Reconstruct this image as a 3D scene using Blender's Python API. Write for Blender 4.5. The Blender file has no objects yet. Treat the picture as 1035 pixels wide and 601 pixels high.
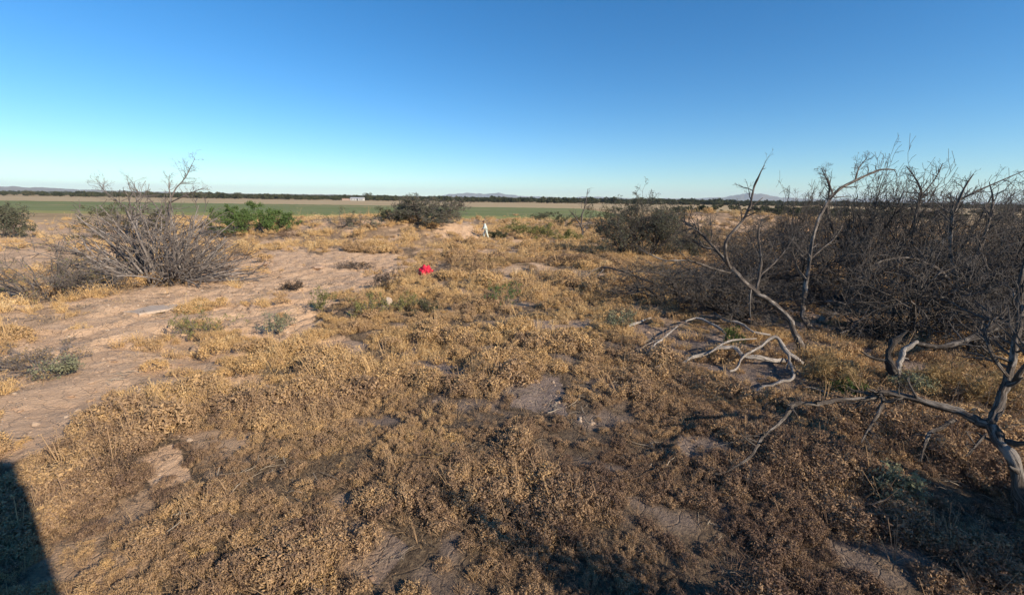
import bpy, math, random
import numpy as np
from mathutils import Vector, Matrix

# ------------------------------------------------------------------ camera, sky, sun, exposure
sc = bpy.context.scene
W0, H0, F = 1035.0, 601.0, 434.0            # photograph size and focal length in its pixels
EYE = np.array([0.0, 0.0, 3.0])
PITCH, ROLL = math.radians(13.0), math.radians(0.775)
SHADOW_AZ = math.radians(53.0)              # shadows fall this far left of straight ahead
SUN_EL = math.radians(27.0)

cam_d = bpy.data.cameras.new('camera')
cam = bpy.data.objects.new('camera', cam_d)
sc.collection.objects.link(cam)
cam_d.sensor_width = 36.0
cam_d.lens = F / W0 * 36.0
cam_d.clip_start, cam_d.clip_end = 0.05, 60000.0
CAM_ROT = Matrix.Rotation(math.pi / 2 - PITCH, 3, 'X') @ Matrix.Rotation(ROLL, 3, 'Z')
cam.matrix_world = Matrix.Translation(EYE.tolist()) @ CAM_ROT.to_4x4()
sc.camera = cam

world = bpy.data.worlds.new('World'); sc.world = world
world.use_nodes = True
wn = world.node_tree.nodes; wn.clear()
sky = wn.new('ShaderNodeTexSky'); sky.sky_type = 'NISHITA'; sky.sun_disc = False
sky.sun_elevation = SUN_EL
sun_dir = Vector((math.sin(SHADOW_AZ) * math.cos(SUN_EL), -math.cos(SHADOW_AZ) * math.cos(SUN_EL), math.sin(SUN_EL)))
sky.sun_rotation = math.atan2(sun_dir.x, sun_dir.y)
sky.altitude = 400; sky.air_density = 1.0; sky.dust_density = 0.0; sky.ozone_density = 1.6
bg = wn.new('ShaderNodeBackground'); bg.inputs['Strength'].default_value = 0.091
wo = wn.new('ShaderNodeOutputWorld')
wb = wn.new('ShaderNodeMix'); wb.data_type = 'RGBA'; wb.blend_type = 'MULTIPLY'; wb.inputs[0].default_value = 1.0
wb.inputs[7].default_value = (0.75, 0.99, 1.21, 1)           # the photograph's cool white balance, the same over the whole sky
world.node_tree.links.new(sky.outputs[0], wb.inputs[6])
hs = wn.new('ShaderNodeHueSaturation'); hs.inputs['Saturation'].default_value = 1.2
world.node_tree.links.new(wb.outputs[2], hs.inputs['Color'])
world.node_tree.links.new(hs.outputs[0], bg.inputs['Color'])
world.node_tree.links.new(bg.outputs[0], wo.inputs['Surface'])

sun_d = bpy.data.lights.new('sun', 'SUN'); sun_d.energy = 5.0; sun_d.angle = math.radians(0.53)
sun_d.color = (1.0, 0.86, 0.68)
sun = bpy.data.objects.new('sun', sun_d); sc.collection.objects.link(sun)
sun.rotation_euler = sun_dir.to_track_quat('Z', 'Y').to_euler()
sun.location = (20, -20, 30)

sc.view_settings.view_transform = 'Standard'; sc.view_settings.look = 'None'
sc.view_settings.exposure = 0.45; sc.view_settings.gamma = 1.0
sc.render.engine = 'CYCLES'
sc.cycles.max_bounces = 6; sc.cycles.diffuse_bounces = 3; sc.cycles.glossy_bounces = 2
sc.cycles.transparent_max_bounces = 8; sc.cycles.volume_bounces = 1
sc.cycles.use_denoising = True

# ------------------------------------------------------------------ noise, terrain, pixel helpers
def _hash(ix, iy, seed):
    h = (ix.astype(np.int64) * 374761393 + iy.astype(np.int64) * 668265263 + seed * 974711) & 0x7fffffff
    h = ((h ^ (h >> 13)) * 1274126177) & 0x7fffffff
    return ((h ^ (h >> 16)) & 0xffff) / 65535.0
def vnoise(x, y, seed=0):
    x = np.asarray(x, float); y = np.asarray(y, float)
    ix, iy = np.floor(x), np.floor(y); fx, fy = x - ix, y - iy
    fx = fx * fx * (3 - 2 * fx); fy = fy * fy * (3 - 2 * fy)
    a, b = _hash(ix, iy, seed), _hash(ix + 1, iy, seed)
    c, d = _hash(ix, iy + 1, seed), _hash(ix + 1, iy + 1, seed)
    return (a * (1 - fx) + b * fx) * (1 - fy) + (c * (1 - fx) + d * fx) * fy
def fbm(x, y, seed=0, oct=4):
    s, a, t = 0, 0.5, 0
    for i in range(oct):
        s = s + a * vnoise(np.asarray(x) * 2 ** i, np.asarray(y) * 2 ** i, seed + i * 17); t += a; a *= 0.5
    return s / t
def smooth(e0, e1, x):
    t = np.clip((x - e0) / (e1 - e0), 0, 1); return t * t * (3 - 2 * t)

Rm = np.array(CAM_ROT)
def project(x, y, z):
    q = np.stack([np.asarray(x) - EYE[0], np.asarray(y) - EYE[1], np.asarray(z) - EYE[2]], -1) @ Rm
    d = np.maximum(-q[..., 2], 1e-3)
    return 517.5 + F * q[..., 0] / d, 300.5 - F * q[..., 1] / d, -q[..., 2]
def ray(px, py):
    return Rm @ np.array([(px - 517.5) / F, -(py - 300.5) / F, -1.0])
def P(px, py, d):
    """the point seen at a pixel of the photograph, d metres along the viewing axis"""
    return EYE + ray(px, py) * d
def in_poly(px, py, poly):
    inside = np.zeros(np.shape(px), bool); n = len(poly); j = n - 1
    for i in range(n):
        xi, yi = poly[i]; xj, yj = poly[j]
        c = ((yi > py) != (yj > py)) & (px < (xj - xi) * (py - yi) / (yj - yi + 1e-9) + xi)
        inside ^= c; j = i
    return inside

def mound(x, y, cx, cy, rx, ry, h, p=1.0):
    r2 = ((x - cx) / rx) ** 2 + ((y - cy) / ry) ** 2
    return h * np.exp(-r2 ** p)
def base_height(x, y):
    r = np.hypot(x, y)
    z = -1.0 * smooth(8, 42, r)
    z = z + mound(x, y, -13, 44, 11.5, 6.0, 2.05, 1.3) + mound(x, y, -30, 46, 9, 6, 0.6)
    z = z + mound(x, y, 29, 64, 17, 7, 2.3, 1.4) + mound(x, y, 75, 70, 26, 9, 1.6)
    z = z + mound(x, y, -10.5, 28, 7.5, 2.6, 0.55) + mound(x, y, 4, 30, 5, 3, 0.3)
    z = z - mound(x, y, -2.2, 40.5, 2.4, 2.2, 0.45)
    return z
def detail(x, y):
    r = np.hypot(x, y)
    near = 1 - smooth(45, 90, r)
    z = (fbm(x * 0.22, y * 0.22, 3, 3) - 0.5) * 0.55 * near
    z = z + (fbm(x * 1.1, y * 1.1, 9, 3) - 0.5) * 0.16 * near
    # eroded ledges: shallow steps in the bare dirt on the left
    s = fbm(x * 0.35 + 5, y * 0.55, 21, 3) * 7.0
    st = np.floor(s) + smooth(0.72, 0.98, s - np.floor(s))
    lm = smooth(0.5, -4, x) * smooth(6, 9, y) * near
    z = z + (st - s) * 0.17 * lm
    z = z + (fbm(x * 5, y * 5, 31, 2) - 0.5) * 0.035 * (1 - smooth(14, 30, r))
    return z * (0.35 + 0.65 * smooth(0.5, 5, r))
def height(x, y):
    x = np.asarray(x, float); y = np.asarray(y, float)
    return base_height(x, y) + detail(x, y)
def hz(x, y): return float(height(np.array([x]), np.array([y]))[0])
_T = np.geomspace(0.5, 3000, 3000)
def G(px, py):
    """where the sight line of a pixel meets the ground: (point, distance along the viewing axis)"""
    d = ray(px, py); p = EYE[None] + d[None] * _T[:, None]
    dz = p[:, 2] - height(p[:, 0], p[:, 1])
    i = int(np.argmax(dz < 0))
    if dz[i] >= 0: i = len(_T) - 1
    a, b = (dz[i - 1], dz[i]) if i else (1, -1)
    t = _T[i - 1] + (_T[i] - _T[i - 1]) * a / (a - b + 1e-12)
    q = EYE + d * t; q[2] = hz(q[0], q[1])
    return q, t

# ------------------------------------------------------------------ scene bookkeeping
def tag(o, label=None, cat=None, group=None, kind=None):
    if label: o['label'] = label
    if cat: o['category'] = cat
    if group: o['group'] = group
    if kind: o['kind'] = kind
    return o
def empty(name, loc, rz=0.0):
    o = bpy.data.objects.new(name, None); sc.collection.objects.link(o)
    o.location = [float(v) for v in loc]; o.rotation_euler = (0, 0, rz); o.empty_display_size = 0.2
    return o
def mesh_np(name, V, Fq, mat, smooth_shade=True, attrs=None):
    """mesh from an (N,3) array and a list of index arrays (each (M,3) or (M,4))"""
    me = bpy.data.meshes.new(name)
    V = np.asarray(V, np.float32).reshape(-1, 3)
    me.vertices.add(len(V)); me.vertices.foreach_set('co', V.ravel())
    Fq = [np.asarray(f, np.int32) for f in (Fq if isinstance(Fq, list) else [Fq]) if len(f)]
    loops = np.concatenate([f.ravel() for f in Fq]) if Fq else np.zeros(0, np.int32)
    tot = np.concatenate([np.full(len(f), f.shape[1], np.int32) for f in Fq]) if Fq else np.zeros(0, np.int32)
    me.loops.add(len(loops)); me.loops.foreach_set('vertex_index', loops)
    me.polygons.add(len(tot))
    me.polygons.foreach_set('loop_start', np.concatenate([[0], np.cumsum(tot)[:-1]]).astype(np.int32) if len(tot) else np.zeros(0, np.int32))
    me.update(calc_edges=True); me.validate()
    me.polygons.foreach_set('use_smooth', np.full(len(me.polygons), smooth_shade))
    for k, a in (attrs or {}).items():
        at = me.attributes.new(k, 'FLOAT', 'POINT'); at.data.foreach_set('value', np.asarray(a, np.float32))
    if mat: me.materials.append(mat)
    return me
def link(name, me, parent=None, loc=None):
    o = bpy.data.objects.new(name, me); sc.collection.objects.link(o)
    if parent: o.parent = parent
    if loc is not None: o.location = [float(v) for v in loc]
    return o

class MB:
    """collects arrays of vertices and faces, then becomes one mesh"""
    def __init__(s): s.v = []; s.q = []; s.t = []; s.n = 0; s.grain = []
    def add(s, V, Q=None, T=None):
        V = np.asarray(V, float).reshape(-1, 3)
        if Q is not None and len(Q): s.q.append(np.asarray(Q, np.int64) + s.n)
        if T is not None and len(T): s.t.append(np.asarray(T, np.int64) + s.n)
        s.v.append(V); s.n += len(V); return s
    def tubes(s, L, Rd, sides):
        """L (N,K,3) polylines, Rd (N,K) radii"""
        N, K, _ = L.shape
        if N == 0: return s
        T = np.gradient(L, axis=1); T /= np.linalg.norm(T, axis=2, keepdims=True) + 1e-9
        m = T.mean(1); ref = np.where(np.abs(m[:, 2:3]) > 0.8 * np.linalg.norm(m, axis=1, keepdims=True), [[1.0, 0, 0]], [[0, 0, 1.0]])
        A = np.cross(T, ref[:, None, :]); A /= np.linalg.norm(A, axis=2, keepdims=True) + 1e-9
        B = np.cross(T, A)
        th = np.arange(sides) / sides * 2 * math.pi
        V = L[:, :, None, :] + Rd[:, :, None, None] * (A[:, :, None, :] * np.cos(th)[None, None, :, None] + B[:, :, None, :] * np.sin(th)[None, None, :, None])
        n, k, j = np.meshgrid(np.arange(N), np.arange(K - 1), np.arange(sides), indexing='ij')
        j2 = (j + 1) % sides; o = n * K * sides
        Q = np.stack([o + k * sides + j, o + k * sides + j2, o + (k + 1) * sides + j2, o + (k + 1) * sides + j], -1).reshape(-1, 4)
        return s.add(V, Q)
    def box(s, c, d, rot=None):
        V = np.array([[x, y, z] for x in (-.5, .5) for y in (-.5, .5) for z in (-.5, .5)]) * np.array(d)
        if rot is not None: V = V @ np.array(rot).T
        return s.add(V + np.array(c), [[0, 1, 3, 2], [4, 6, 7, 5], [0, 4, 5, 1], [2, 3, 7, 6], [0, 2, 6, 4], [1, 5, 7, 3]])
    def arrays(s, origin=None):
        V = np.concatenate(s.v) if s.v else np.zeros((0, 3))
        if origin is not None: V = V - np.asarray(origin)
        return V, [np.concatenate(a) for a in (s.q, s.t) if a]
    def mesh(s, name, mat, origin=None, smooth_shade=True):
        V, Fs = s.arrays(origin); me = mesh_np(name, V, Fs, mat, smooth_shade)
        if s.grain: a = me.attributes.new('grain', 'FLOAT_VECTOR', 'POINT'); a.data.foreach_set('vector', np.concatenate(s.grain).astype(np.float32).ravel())
        return me
    def part(s, name, mat, parent, origin=None, kind=None, smooth_shade=True):
        if origin is None and parent is not None: origin = parent.location
        o = link(name, s.mesh(name, mat, origin, smooth_shade), parent)
        if kind: o['kind'] = kind
        return o

# ------------------------------------------------------------------ materials
def new_mat(name):
    m = bpy.data.materials.new(name); m.use_nodes = True
    nt = m.node_tree; nt.nodes.clear()
    out = nt.nodes.new('ShaderNodeOutputMaterial'); b = nt.nodes.new('ShaderNodeBsdfPrincipled')
    nt.links.new(b.outputs[0], out.inputs['Surface'])
    b.inputs['Roughness'].default_value = 0.9; b.inputs['Specular IOR Level'].default_value = 0.15
    return m, nt, b
def ramp(nt, fac, stops):
    r = nt.nodes.new('ShaderNodeValToRGB'); e = r.color_ramp.elements
    while len(e) < len(stops): e.new(0.5)
    for el, (p, c) in zip(e, stops): el.position = p; el.color = (*c, 1)
    nt.links.new(fac, r.inputs[0]); return r.outputs[0]
def noise(nt, scale, detail_=4, rough=0.6, vec=None, stretch=None):
    tc = nt.nodes.new('ShaderNodeTexCoord'); src = vec or tc.outputs['Object']
    if stretch:
        mp = nt.nodes.new('ShaderNodeMapping'); mp.inputs['Scale'].default_value = stretch
        nt.links.new(src, mp.inputs[0]); src = mp.outputs[0]
    n = nt.nodes.new('ShaderNodeTexNoise'); n.inputs['Scale'].default_value = scale
    n.inputs['Detail'].default_value = detail_; n.inputs['Roughness'].default_value = rough
    nt.links.new(src, n.inputs['Vector']); return n.outputs['Fac']
def mix(nt, fac, a, b, mode='MIX'):
    n = nt.nodes.new('ShaderNodeMix'); n.data_type = 'RGBA'; n.blend_type = mode
    for sock, v in ((0, fac), (6, a), (7, b)):
        if hasattr(v, 'is_output'): nt.links.new(v, n.inputs[sock])
        else: n.inputs[sock].default_value = v if sock == 0 else (*v, 1)
    return n.outputs[2]
def bump(nt, b, h, strength, dist):
    n = nt.nodes.new('ShaderNodeBump'); n.inputs['Strength'].default_value = strength; n.inputs['Distance'].default_value = dist
    nt.links.new(h, n.inputs['Height']); nt.links.new(n.outputs[0], b.inputs['Normal'])
def attr(nt, name, typ='GEOMETRY'):
    a = nt.nodes.new('ShaderNodeAttribute'); a.attribute_name = name; a.attribute_type = typ
    return a.outputs['Fac']

def wood_mat(name, dark, mid, light, scale=9.0, hi=0.72):
    m, nt, b = new_mat(name)
    n1 = noise(nt, scale, 6, 0.65); n2 = noise(nt, scale * 0.25, 3, 0.5)
    c = ramp(nt, n1, [(0.32, dark), (0.5, mid), (hi, light)])
    c = mix(nt, n2, c, mid)
    nt.links.new(c, b.inputs['Base Color']); bump(nt, b, n1, 0.7, 0.012); return m
M_BARK = wood_mat('bark_grey', (0.030, 0.025, 0.022), (0.095, 0.080, 0.069), (0.36, 0.315, 0.27))
M_BLEACH = wood_mat('bleached_wood', (0.06, 0.05, 0.042), (0.25, 0.215, 0.185), (0.52, 0.47, 0.42), 14, 0.70)
M_CHAR = wood_mat('dark_wood', (0.020, 0.017, 0.016), (0.055, 0.045, 0.040), (0.16, 0.14, 0.125))
M_TWIG = wood_mat('twig_dark', (0.034, 0.029, 0.026), (0.092, 0.080, 0.070), (0.25, 0.222, 0.198), 5)
M_TWIG_GREY = wood_mat('twig_grey', (0.07, 0.058, 0.052), (0.17, 0.145, 0.128), (0.40, 0.36, 0.32), 5)
M_STICK = wood_mat('stick_pale', (0.09, 0.076, 0.068), (0.24, 0.208, 0.185), (0.46, 0.42, 0.38), 6)
M_TWIG_BROWN = wood_mat('twig_brown', (0.06, 0.042, 0.032), (0.135, 0.098, 0.075), (0.25, 0.20, 0.15), 5)

def limb_mat(name, dark, mid, light, pale):
    """weathered wood: streaks and cracks that run along the limb, bark left in patches"""
    m, nt, b = new_mat(name)
    a = nt.nodes.new('ShaderNodeAttribute'); a.attribute_name = 'grain'
    st = noise(nt, 1.0, 7, 0.7, a.outputs['Vector'], (4.0, 3.5, 3.5)); pa = noise(nt, 1.0, 4, 0.6, a.outputs['Vector'], (5.0, 0.8, 0.8))
    c = ramp(nt, st, [(0.34, dark), (0.50, mid), (0.66, light)])
    c = mix(nt, ramp(nt, pa, [(0.52, (0, 0, 0)), (0.60, (1, 1, 1))]), c, pale)
    c = mix(nt, ramp(nt, st, [(0.36, (1, 1, 1)), (0.42, (0, 0, 0))]), c, dark)
    nt.links.new(c, b.inputs['Base Color']); bump(nt, b, st, 1.0, 0.03); return m
M_LIMB = limb_mat('limb_wood', (0.022, 0.018, 0.016), (0.095, 0.078, 0.066), (0.23, 0.195, 0.165), (0.30, 0.265, 0.23))
M_LIMBW = limb_mat('limb_bleached', (0.06, 0.05, 0.043), (0.32, 0.28, 0.24), (0.56, 0.51, 0.455), (0.50, 0.45, 0.40))
M_LIMBD = limb_mat('limb_dark', (0.014, 0.012, 0.011), (0.048, 0.040, 0.035), (0.13, 0.11, 0.095), (0.17, 0.15, 0.13))

def leaf_mat(name, a, bcol, trans=0.25):
    m, nt, b = new_mat(name)
    geo = nt.nodes.new('ShaderNodeNewGeometry')
    c = ramp(nt, geo.outputs['Random Per Island'], [(0.0, a), (1.0, bcol)])
    c = mix(nt, noise(nt, 0.9, 3), c, tuple(0.5 * (x + y) * 0.8 for x, y in zip(a, bcol)))
    nt.links.new(c, b.inputs['Base Color'])
    t = nt.nodes.new('ShaderNodeBsdfTranslucent'); nt.links.new(c, t.inputs['Color'])
    mx = nt.nodes.new('ShaderNodeMixShader'); mx.inputs[0].default_value = trans
    out = [n for n in nt.nodes if n.type == 'OUTPUT_MATERIAL'][0]
    nt.links.new(b.outputs[0], mx.inputs[1]); nt.links.new(t.outputs[0], mx.inputs[2]); nt.links.new(mx.outputs[0], out.inputs['Surface'])
    return m
M_LEAF_GREEN = leaf_mat('leaf_green', (0.055, 0.085, 0.022), (0.12, 0.16, 0.05))
M_LEAF_OLIVE = leaf_mat('leaf_olive', (0.065, 0.070, 0.036), (0.14, 0.138, 0.075))
M_LEAF_SAGE = leaf_mat('leaf_sage', (0.20, 0.21, 0.12), (0.34, 0.34, 0.22))
M_LEAF_GREYG = leaf_mat('leaf_grey_green', (0.10, 0.108, 0.066), (0.19, 0.19, 0.13))
M_LEAF_YELLOW = leaf_mat('leaf_yellow_green', (0.18, 0.18, 0.06), (0.33, 0.31, 0.12))
M_LEAF_BRIGHT = leaf_mat('leaf_bright', (0.09, 0.15, 0.04), (0.17, 0.24, 0.08))
M_STRAW = leaf_mat('straw', (0.26, 0.17, 0.075), (0.47, 0.34, 0.17))
M_GOLD = leaf_mat('golden_dry_leaf', (0.27, 0.155, 0.05), (0.46, 0.30, 0.12))
M_RUST = leaf_mat('rust_dry_leaf', (0.10, 0.060, 0.035), (0.20, 0.125, 0.075))

def tint_mat(name, stops, trans=0.14):
    m, nt, b = new_mat(name)
    geo = nt.nodes.new('ShaderNodeNewGeometry')
    ad = nt.nodes.new('ShaderNodeMath'); ad.operation = 'MULTIPLY_ADD'; ad.inputs[1].default_value = 0.34; ad.inputs[2].default_value = -0.17
    nt.links.new(geo.outputs['Random Per Island'], ad.inputs[0])
    s = nt.nodes.new('ShaderNodeMath'); s.operation = 'ADD'
    nt.links.new(ad.outputs[0], s.inputs[0]); nt.links.new(attr(nt, 'tint', 'INSTANCER'), s.inputs[1])
    c = ramp(nt, s.outputs[0], stops)
    nt.links.new(c, b.inputs['Base Color'])
    t = nt.nodes.new('ShaderNodeBsdfTranslucent'); nt.links.new(c, t.inputs['Color'])
    mx = nt.nodes.new('ShaderNodeMixShader'); mx.inputs[0].default_value = trans
    out = [n for n in nt.nodes if n.type == 'OUTPUT_MATERIAL'][0]
    nt.links.new(b.outputs[0], mx.inputs[1]); nt.links.new(t.outputs[0], mx.inputs[2]); nt.links.new(mx.outputs[0], out.inputs['Surface'])
    return m
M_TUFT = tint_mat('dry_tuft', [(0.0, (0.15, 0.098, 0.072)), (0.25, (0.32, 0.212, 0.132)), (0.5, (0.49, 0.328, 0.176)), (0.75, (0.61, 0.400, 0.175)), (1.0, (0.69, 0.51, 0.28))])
M_LITTER = tint_mat('dry_litter', [(0.0, (0.10, 0.08, 0.066)), (0.5, (0.22, 0.175, 0.13)), (1.0, (0.42, 0.35, 0.26))], 0.0)
M_FARTREE = tint_mat('far_crown', [(0.0, (0.030, 0.038, 0.018)), (0.5, (0.062, 0.068, 0.032)), (1.0, (0.13, 0.115, 0.06))], 0.1)

def plain(name, col, rough=0.7, var=0.25, scale=8, metal=0.0, spec=0.3):
    m, nt, b = new_mat(name)
    lo = tuple(c * (1 - var) for c in col); hi = tuple(min(1, c * (1 + var)) for c in col)
    nt.links.new(ramp(nt, noise(nt, scale, 5), [(0.3, lo), (0.7, hi)]), b.inputs['Base Color'])
    b.inputs['Roughness'].default_value = rough; b.inputs['Metallic'].default_value = metal; b.inputs['Specular IOR Level'].default_value = spec
    return m

def soil_mat():
    m, nt, b = new_mat('soil')
    big = noise(nt, 0.35, 4, 0.55); med = noise(nt, 2.2, 6, 0.65); fine = noise(nt, 22, 5, 0.7)
    dirt = ramp(nt, med, [(0.30, (0.43, 0.268, 0.155)), (0.5, (0.60, 0.398, 0.240)), (0.70, (0.70, 0.50, 0.325))])
    dirt = mix(nt, big, dirt, (0.60, 0.41, 0.265))
    grit = noise(nt, 60, 4, 0.75); vo = nt.nodes.new('ShaderNodeTexVoronoi'); vo.feature = 'DISTANCE_TO_EDGE'; vo.inputs['Scale'].default_value = 4.5
    wv = nt.nodes.new('ShaderNodeTexCoord'); wq = nt.nodes.new('ShaderNodeTexNoise'); wq.inputs['Scale'].default_value = 3; nt.links.new(wv.outputs['Object'], wq.inputs['Vector'])
    nt.links.new(mix(nt, 0.12, wv.outputs['Object'], wq.outputs['Color'], 'LINEAR_LIGHT'), vo.inputs['Vector'])
    crk = ramp(nt, vo.outputs['Distance'], [(0.0, (0, 0, 0)), (0.05, (1, 1, 1))])
    dirt = mix(nt, 0.55, dirt, ramp(nt, grit, [(0.30, (0.45, 0.43, 0.42)), (0.48, (1, 1, 1)), (0.72, (1.25, 1.22, 1.18))]), 'MULTIPLY')
    dirt = mix(nt, 0.14, dirt, crk, 'MULTIPLY')
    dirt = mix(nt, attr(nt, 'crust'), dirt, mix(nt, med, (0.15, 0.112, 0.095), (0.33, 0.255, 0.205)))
    lit = ramp(nt, fine, [(0.30, (0.055, 0.040, 0.030)), (0.52, (0.13, 0.093, 0.060)), (0.72, (0.26, 0.19, 0.115))])
    far = ramp(nt, big, [(0.35, (0.30, 0.21, 0.11)), (0.65, (0.42, 0.30, 0.155))])
    c = mix(nt, attr(nt, 'bare'), lit, dirt)
    c = mix(nt, attr(nt, 'far'), c, far)
    sp = ramp(nt, fine, [(0.28, (0.55, 0.55, 0.55)), (0.45, (1, 1, 1))])
    c = mix(nt, 0.6, c, sp, 'MULTIPLY')
    nt.links.new(c, b.inputs['Base Color'])
    mm = nt.nodes.new('ShaderNodeMath'); mm.operation = 'MULTIPLY_ADD'; mm.inputs[1].default_value = 0.35
    nt.links.new(fine, mm.inputs[0]); nt.links.new(med, mm.inputs[2])
    m3 = nt.nodes.new('ShaderNodeMath'); m3.operation = 'MULTIPLY_ADD'; m3.inputs[1].default_value = 0.14; nt.links.new(crk, m3.inputs[0]); nt.links.new(mm.outputs[0], m3.inputs[2])
    m4 = nt.nodes.new('ShaderNodeMath'); m4.operation = 'MULTIPLY_ADD'; m4.inputs[1].default_value = 0.15; nt.links.new(grit, m4.inputs[0]); nt.links.new(m3.outputs[0], m4.inputs[2])
    bump(nt, b, m4.outputs[0], 1.0, 0.08); b.inputs['Roughness'].default_value = 0.95
    return m
M_SOIL = soil_mat()

# ------------------------------------------------------------------ where the ground is bare
BARE = [  # outline in the photograph, cover left on it
    ([(0, 350), (70, 322), (120, 312), (182, 318), (196, 345), (150, 382), (120, 402), (128, 416), (70, 445), (0, 475)], 0.05),
    ([(190, 285), (215, 262), (300, 250), (420, 258), (400, 288), (338, 305), (318, 330), (290, 352), (240, 352), (225, 318), (180, 305)], 0.07),
    ([(510, 388), (570, 372), (578, 412), (520, 418)], 0.10),
    ([(404, 366), (450, 360), (474, 374), (470, 392), (415, 386)], 0.08),
    ([(528, 322), (605, 320), (602, 336), (534, 338)], 0.12),
    ([(128, 468), (165, 452), (192, 488), (150, 500)], 0.05),
    ([(330, 535), (375, 525), (410, 555), (380, 590), (335, 575)], 0.35),
    ([(225, 380), (272, 370), (282, 392), (240, 404)], 0.08),
    ([(690, 440), (740, 436), (765, 458), (700, 466)], 0.35),
    ([(300, 350), (345, 338), (372, 350), (330, 366)], 0.15),
    ([(440, 226), (478, 222), (486, 242), (440, 240)], 0.06),
    ([(478, 340), (520, 330), (545, 345), (500, 352)], 0.3),
    ([(640, 320), (735, 312), (812, 352), (812, 395), (755, 400), (690, 375), (640, 365)], 0.35),
    ([(90, 300), (190, 296), (200, 318), (120, 322)], 0.2),
    ([(120, 330), (240, 350), (262, 362), (180, 392), (130, 400)], 0.4),
    ([(480, 510), (520, 520), (540, 545), (500, 540)], 0.4),
]
def cover(x, y, z):
    """how much of the ground plants hide at a place, 0 to 1"""
    px, py, d = project(x, y, z)
    jx = (fbm(x * 1.3, y * 1.3, 51, 3) - 0.5) * 34; jy = (fbm(x * 1.3, y * 1.3, 77, 3) - 0.5) * 22
    c = np.ones(np.shape(px)) * 1.0
    for poly, v in BARE:
        c = np.where((d > 0) & in_poly(px + jx, py + jy, poly), v, c)
    n = fbm(x * 0.55 + 40, y * 0.55, 61, 4)
    gaps = np.maximum(smooth(0.34, 0.46, n), 0.92 * smooth(11, 6, np.hypot(x, y))) * (0.30 + 0.70 * smooth(0.28, 0.45, fbm(x * 1.9, y * 1.9 + 9, 67, 3)))
    left = smooth(300, 80, px) * smooth(450, 350, py) * (d > 0)
    c = c * (0.22 + 0.78 * gaps) * (1 - 0.6 * left)
    c = c * (1 - 0.25 * smooth(16, 40, np.hypot(x, y)))
    return np.clip(c, 0, 1)

# ------------------------------------------------------------------ ground, fields, hills
def build_ground():
    ang = np.concatenate([np.linspace(-1.05, 1.05, 620), np.linspace(1.05, 2 * math.pi - 1.05, 120)[1:-1]])
    rad = np.concatenate([np.linspace(0.0, 2.0, 30)[1:], np.geomspace(2.0, 70, 430)[1:], np.geomspace(70, 11400, 70)[1:]])
    A, R = np.meshgrid(ang, rad, indexing='xy')
    X, Y = R * np.sin(A), R * np.cos(A); Z = height(X, Y)
    Z = np.where(R > 300, -1.0, Z)
    V = np.stack([X, Y, Z], -1).reshape(-1, 3); V = np.concatenate([V, [[0, 0, hz(0, 0)]]])
    nr, na = len(rad), len(ang)
    i, j = np.meshgrid(np.arange(nr - 1), np.arange(na), indexing='ij'); j2 = (j + 1) % na
    Q = np.stack([i * na + j, (i + 1) * na + j, (i + 1) * na + j2, i * na + j2], -1).reshape(-1, 4)[:, ::-1]
    jj = np.arange(na); T = np.stack([np.full(na, nr * na), jj, (jj + 1) % na], -1)[:, ::-1]
    rr = np.hypot(V[:, 0], V[:, 1])
    bare = 1 - cover(V[:, 0], V[:, 1], V[:, 2])
    bare = np.clip(bare * 1.15, 0, 1)
    far = smooth(70, 110, rr)
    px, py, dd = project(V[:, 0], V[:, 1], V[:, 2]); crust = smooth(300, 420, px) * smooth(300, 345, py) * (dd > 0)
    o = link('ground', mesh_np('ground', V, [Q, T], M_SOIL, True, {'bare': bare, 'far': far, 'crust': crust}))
    return tag(o, 'dry pinkish dirt ground of the plain with low mounds', None, kind='structure')
build_ground()

def strip(name, label, x0, x1, y0, y1, z, mat, nx, ny, amp, seed, ragged=0.0):
    xs, ys = np.linspace(x0, x1, nx), np.linspace(y0, y1, ny)
    X, Y = np.meshgrid(xs, ys)
    Y = Y + ragged * (fbm(X * 0.02, Y * 0.02, seed, 3) - 0.5)
    Z = z + amp * fbm(X * 0.6, Y * 0.3, seed + 3, 3)
    Z[0, :] = -1.05; Z[-1, :] = -1.05; Z[:, 0] = -1.05; Z[:, -1] = -1.05
    V = np.stack([X, Y, Z], -1).reshape(-1, 3)
    i, j = np.meshgrid(np.arange(ny - 1), np.arange(nx - 1), indexing='ij')
    Q = np.stack([i * nx + j, i * nx + j + 1, (i + 1) * nx + j + 1, (i + 1) * nx + j], -1).reshape(-1, 4)
    o = link(name, mesh_np(name, V, Q, mat)); tag(o, label, None, kind='structure'); return o
def field_mat(name, stops, s=0.12, patch=None):
    m, nt, b = new_mat(name)
    n = noise(nt, 1.0, 5, 0.6, stretch=(s * 0.25, s, s)); f = noise(nt, 3.0, 4)
    c = mix(nt, 0.35, ramp(nt, n, stops), ramp(nt, f, [(0.3, stops[0][1]), (0.7, stops[-1][1])]))
    if patch: c = mix(nt, ramp(nt, noise(nt, 1.0, 4, 0.6, stretch=(0.010, 0.045, 0.05)), [(0.54, (0, 0, 0)), (0.66, (0.8, 0.8, 0.8))]), c, patch)
    nt.links.new(c, b.inputs['Base Color']); bump(nt, b, f, 0.5, 0.1); return m
M_CROP = field_mat('green_crop', [(0.3, (0.125, 0.150, 0.052)), (0.5, (0.175, 0.20, 0.070)), (0.7, (0.235, 0.24, 0.10))], patch=(0.30, 0.24, 0.12))
M_HAY = field_mat('pale_stubble', [(0.3, (0.33, 0.235, 0.125)), (0.5, (0.44, 0.325, 0.175)), (0.7, (0.53, 0.40, 0.23))], 0.05)
strip('crop_field', 'flat green crop field beyond the mounds', -330, 28, 84, 176, -0.72, M_CROP, 220, 90, 0.30, 5, 6)
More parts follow.
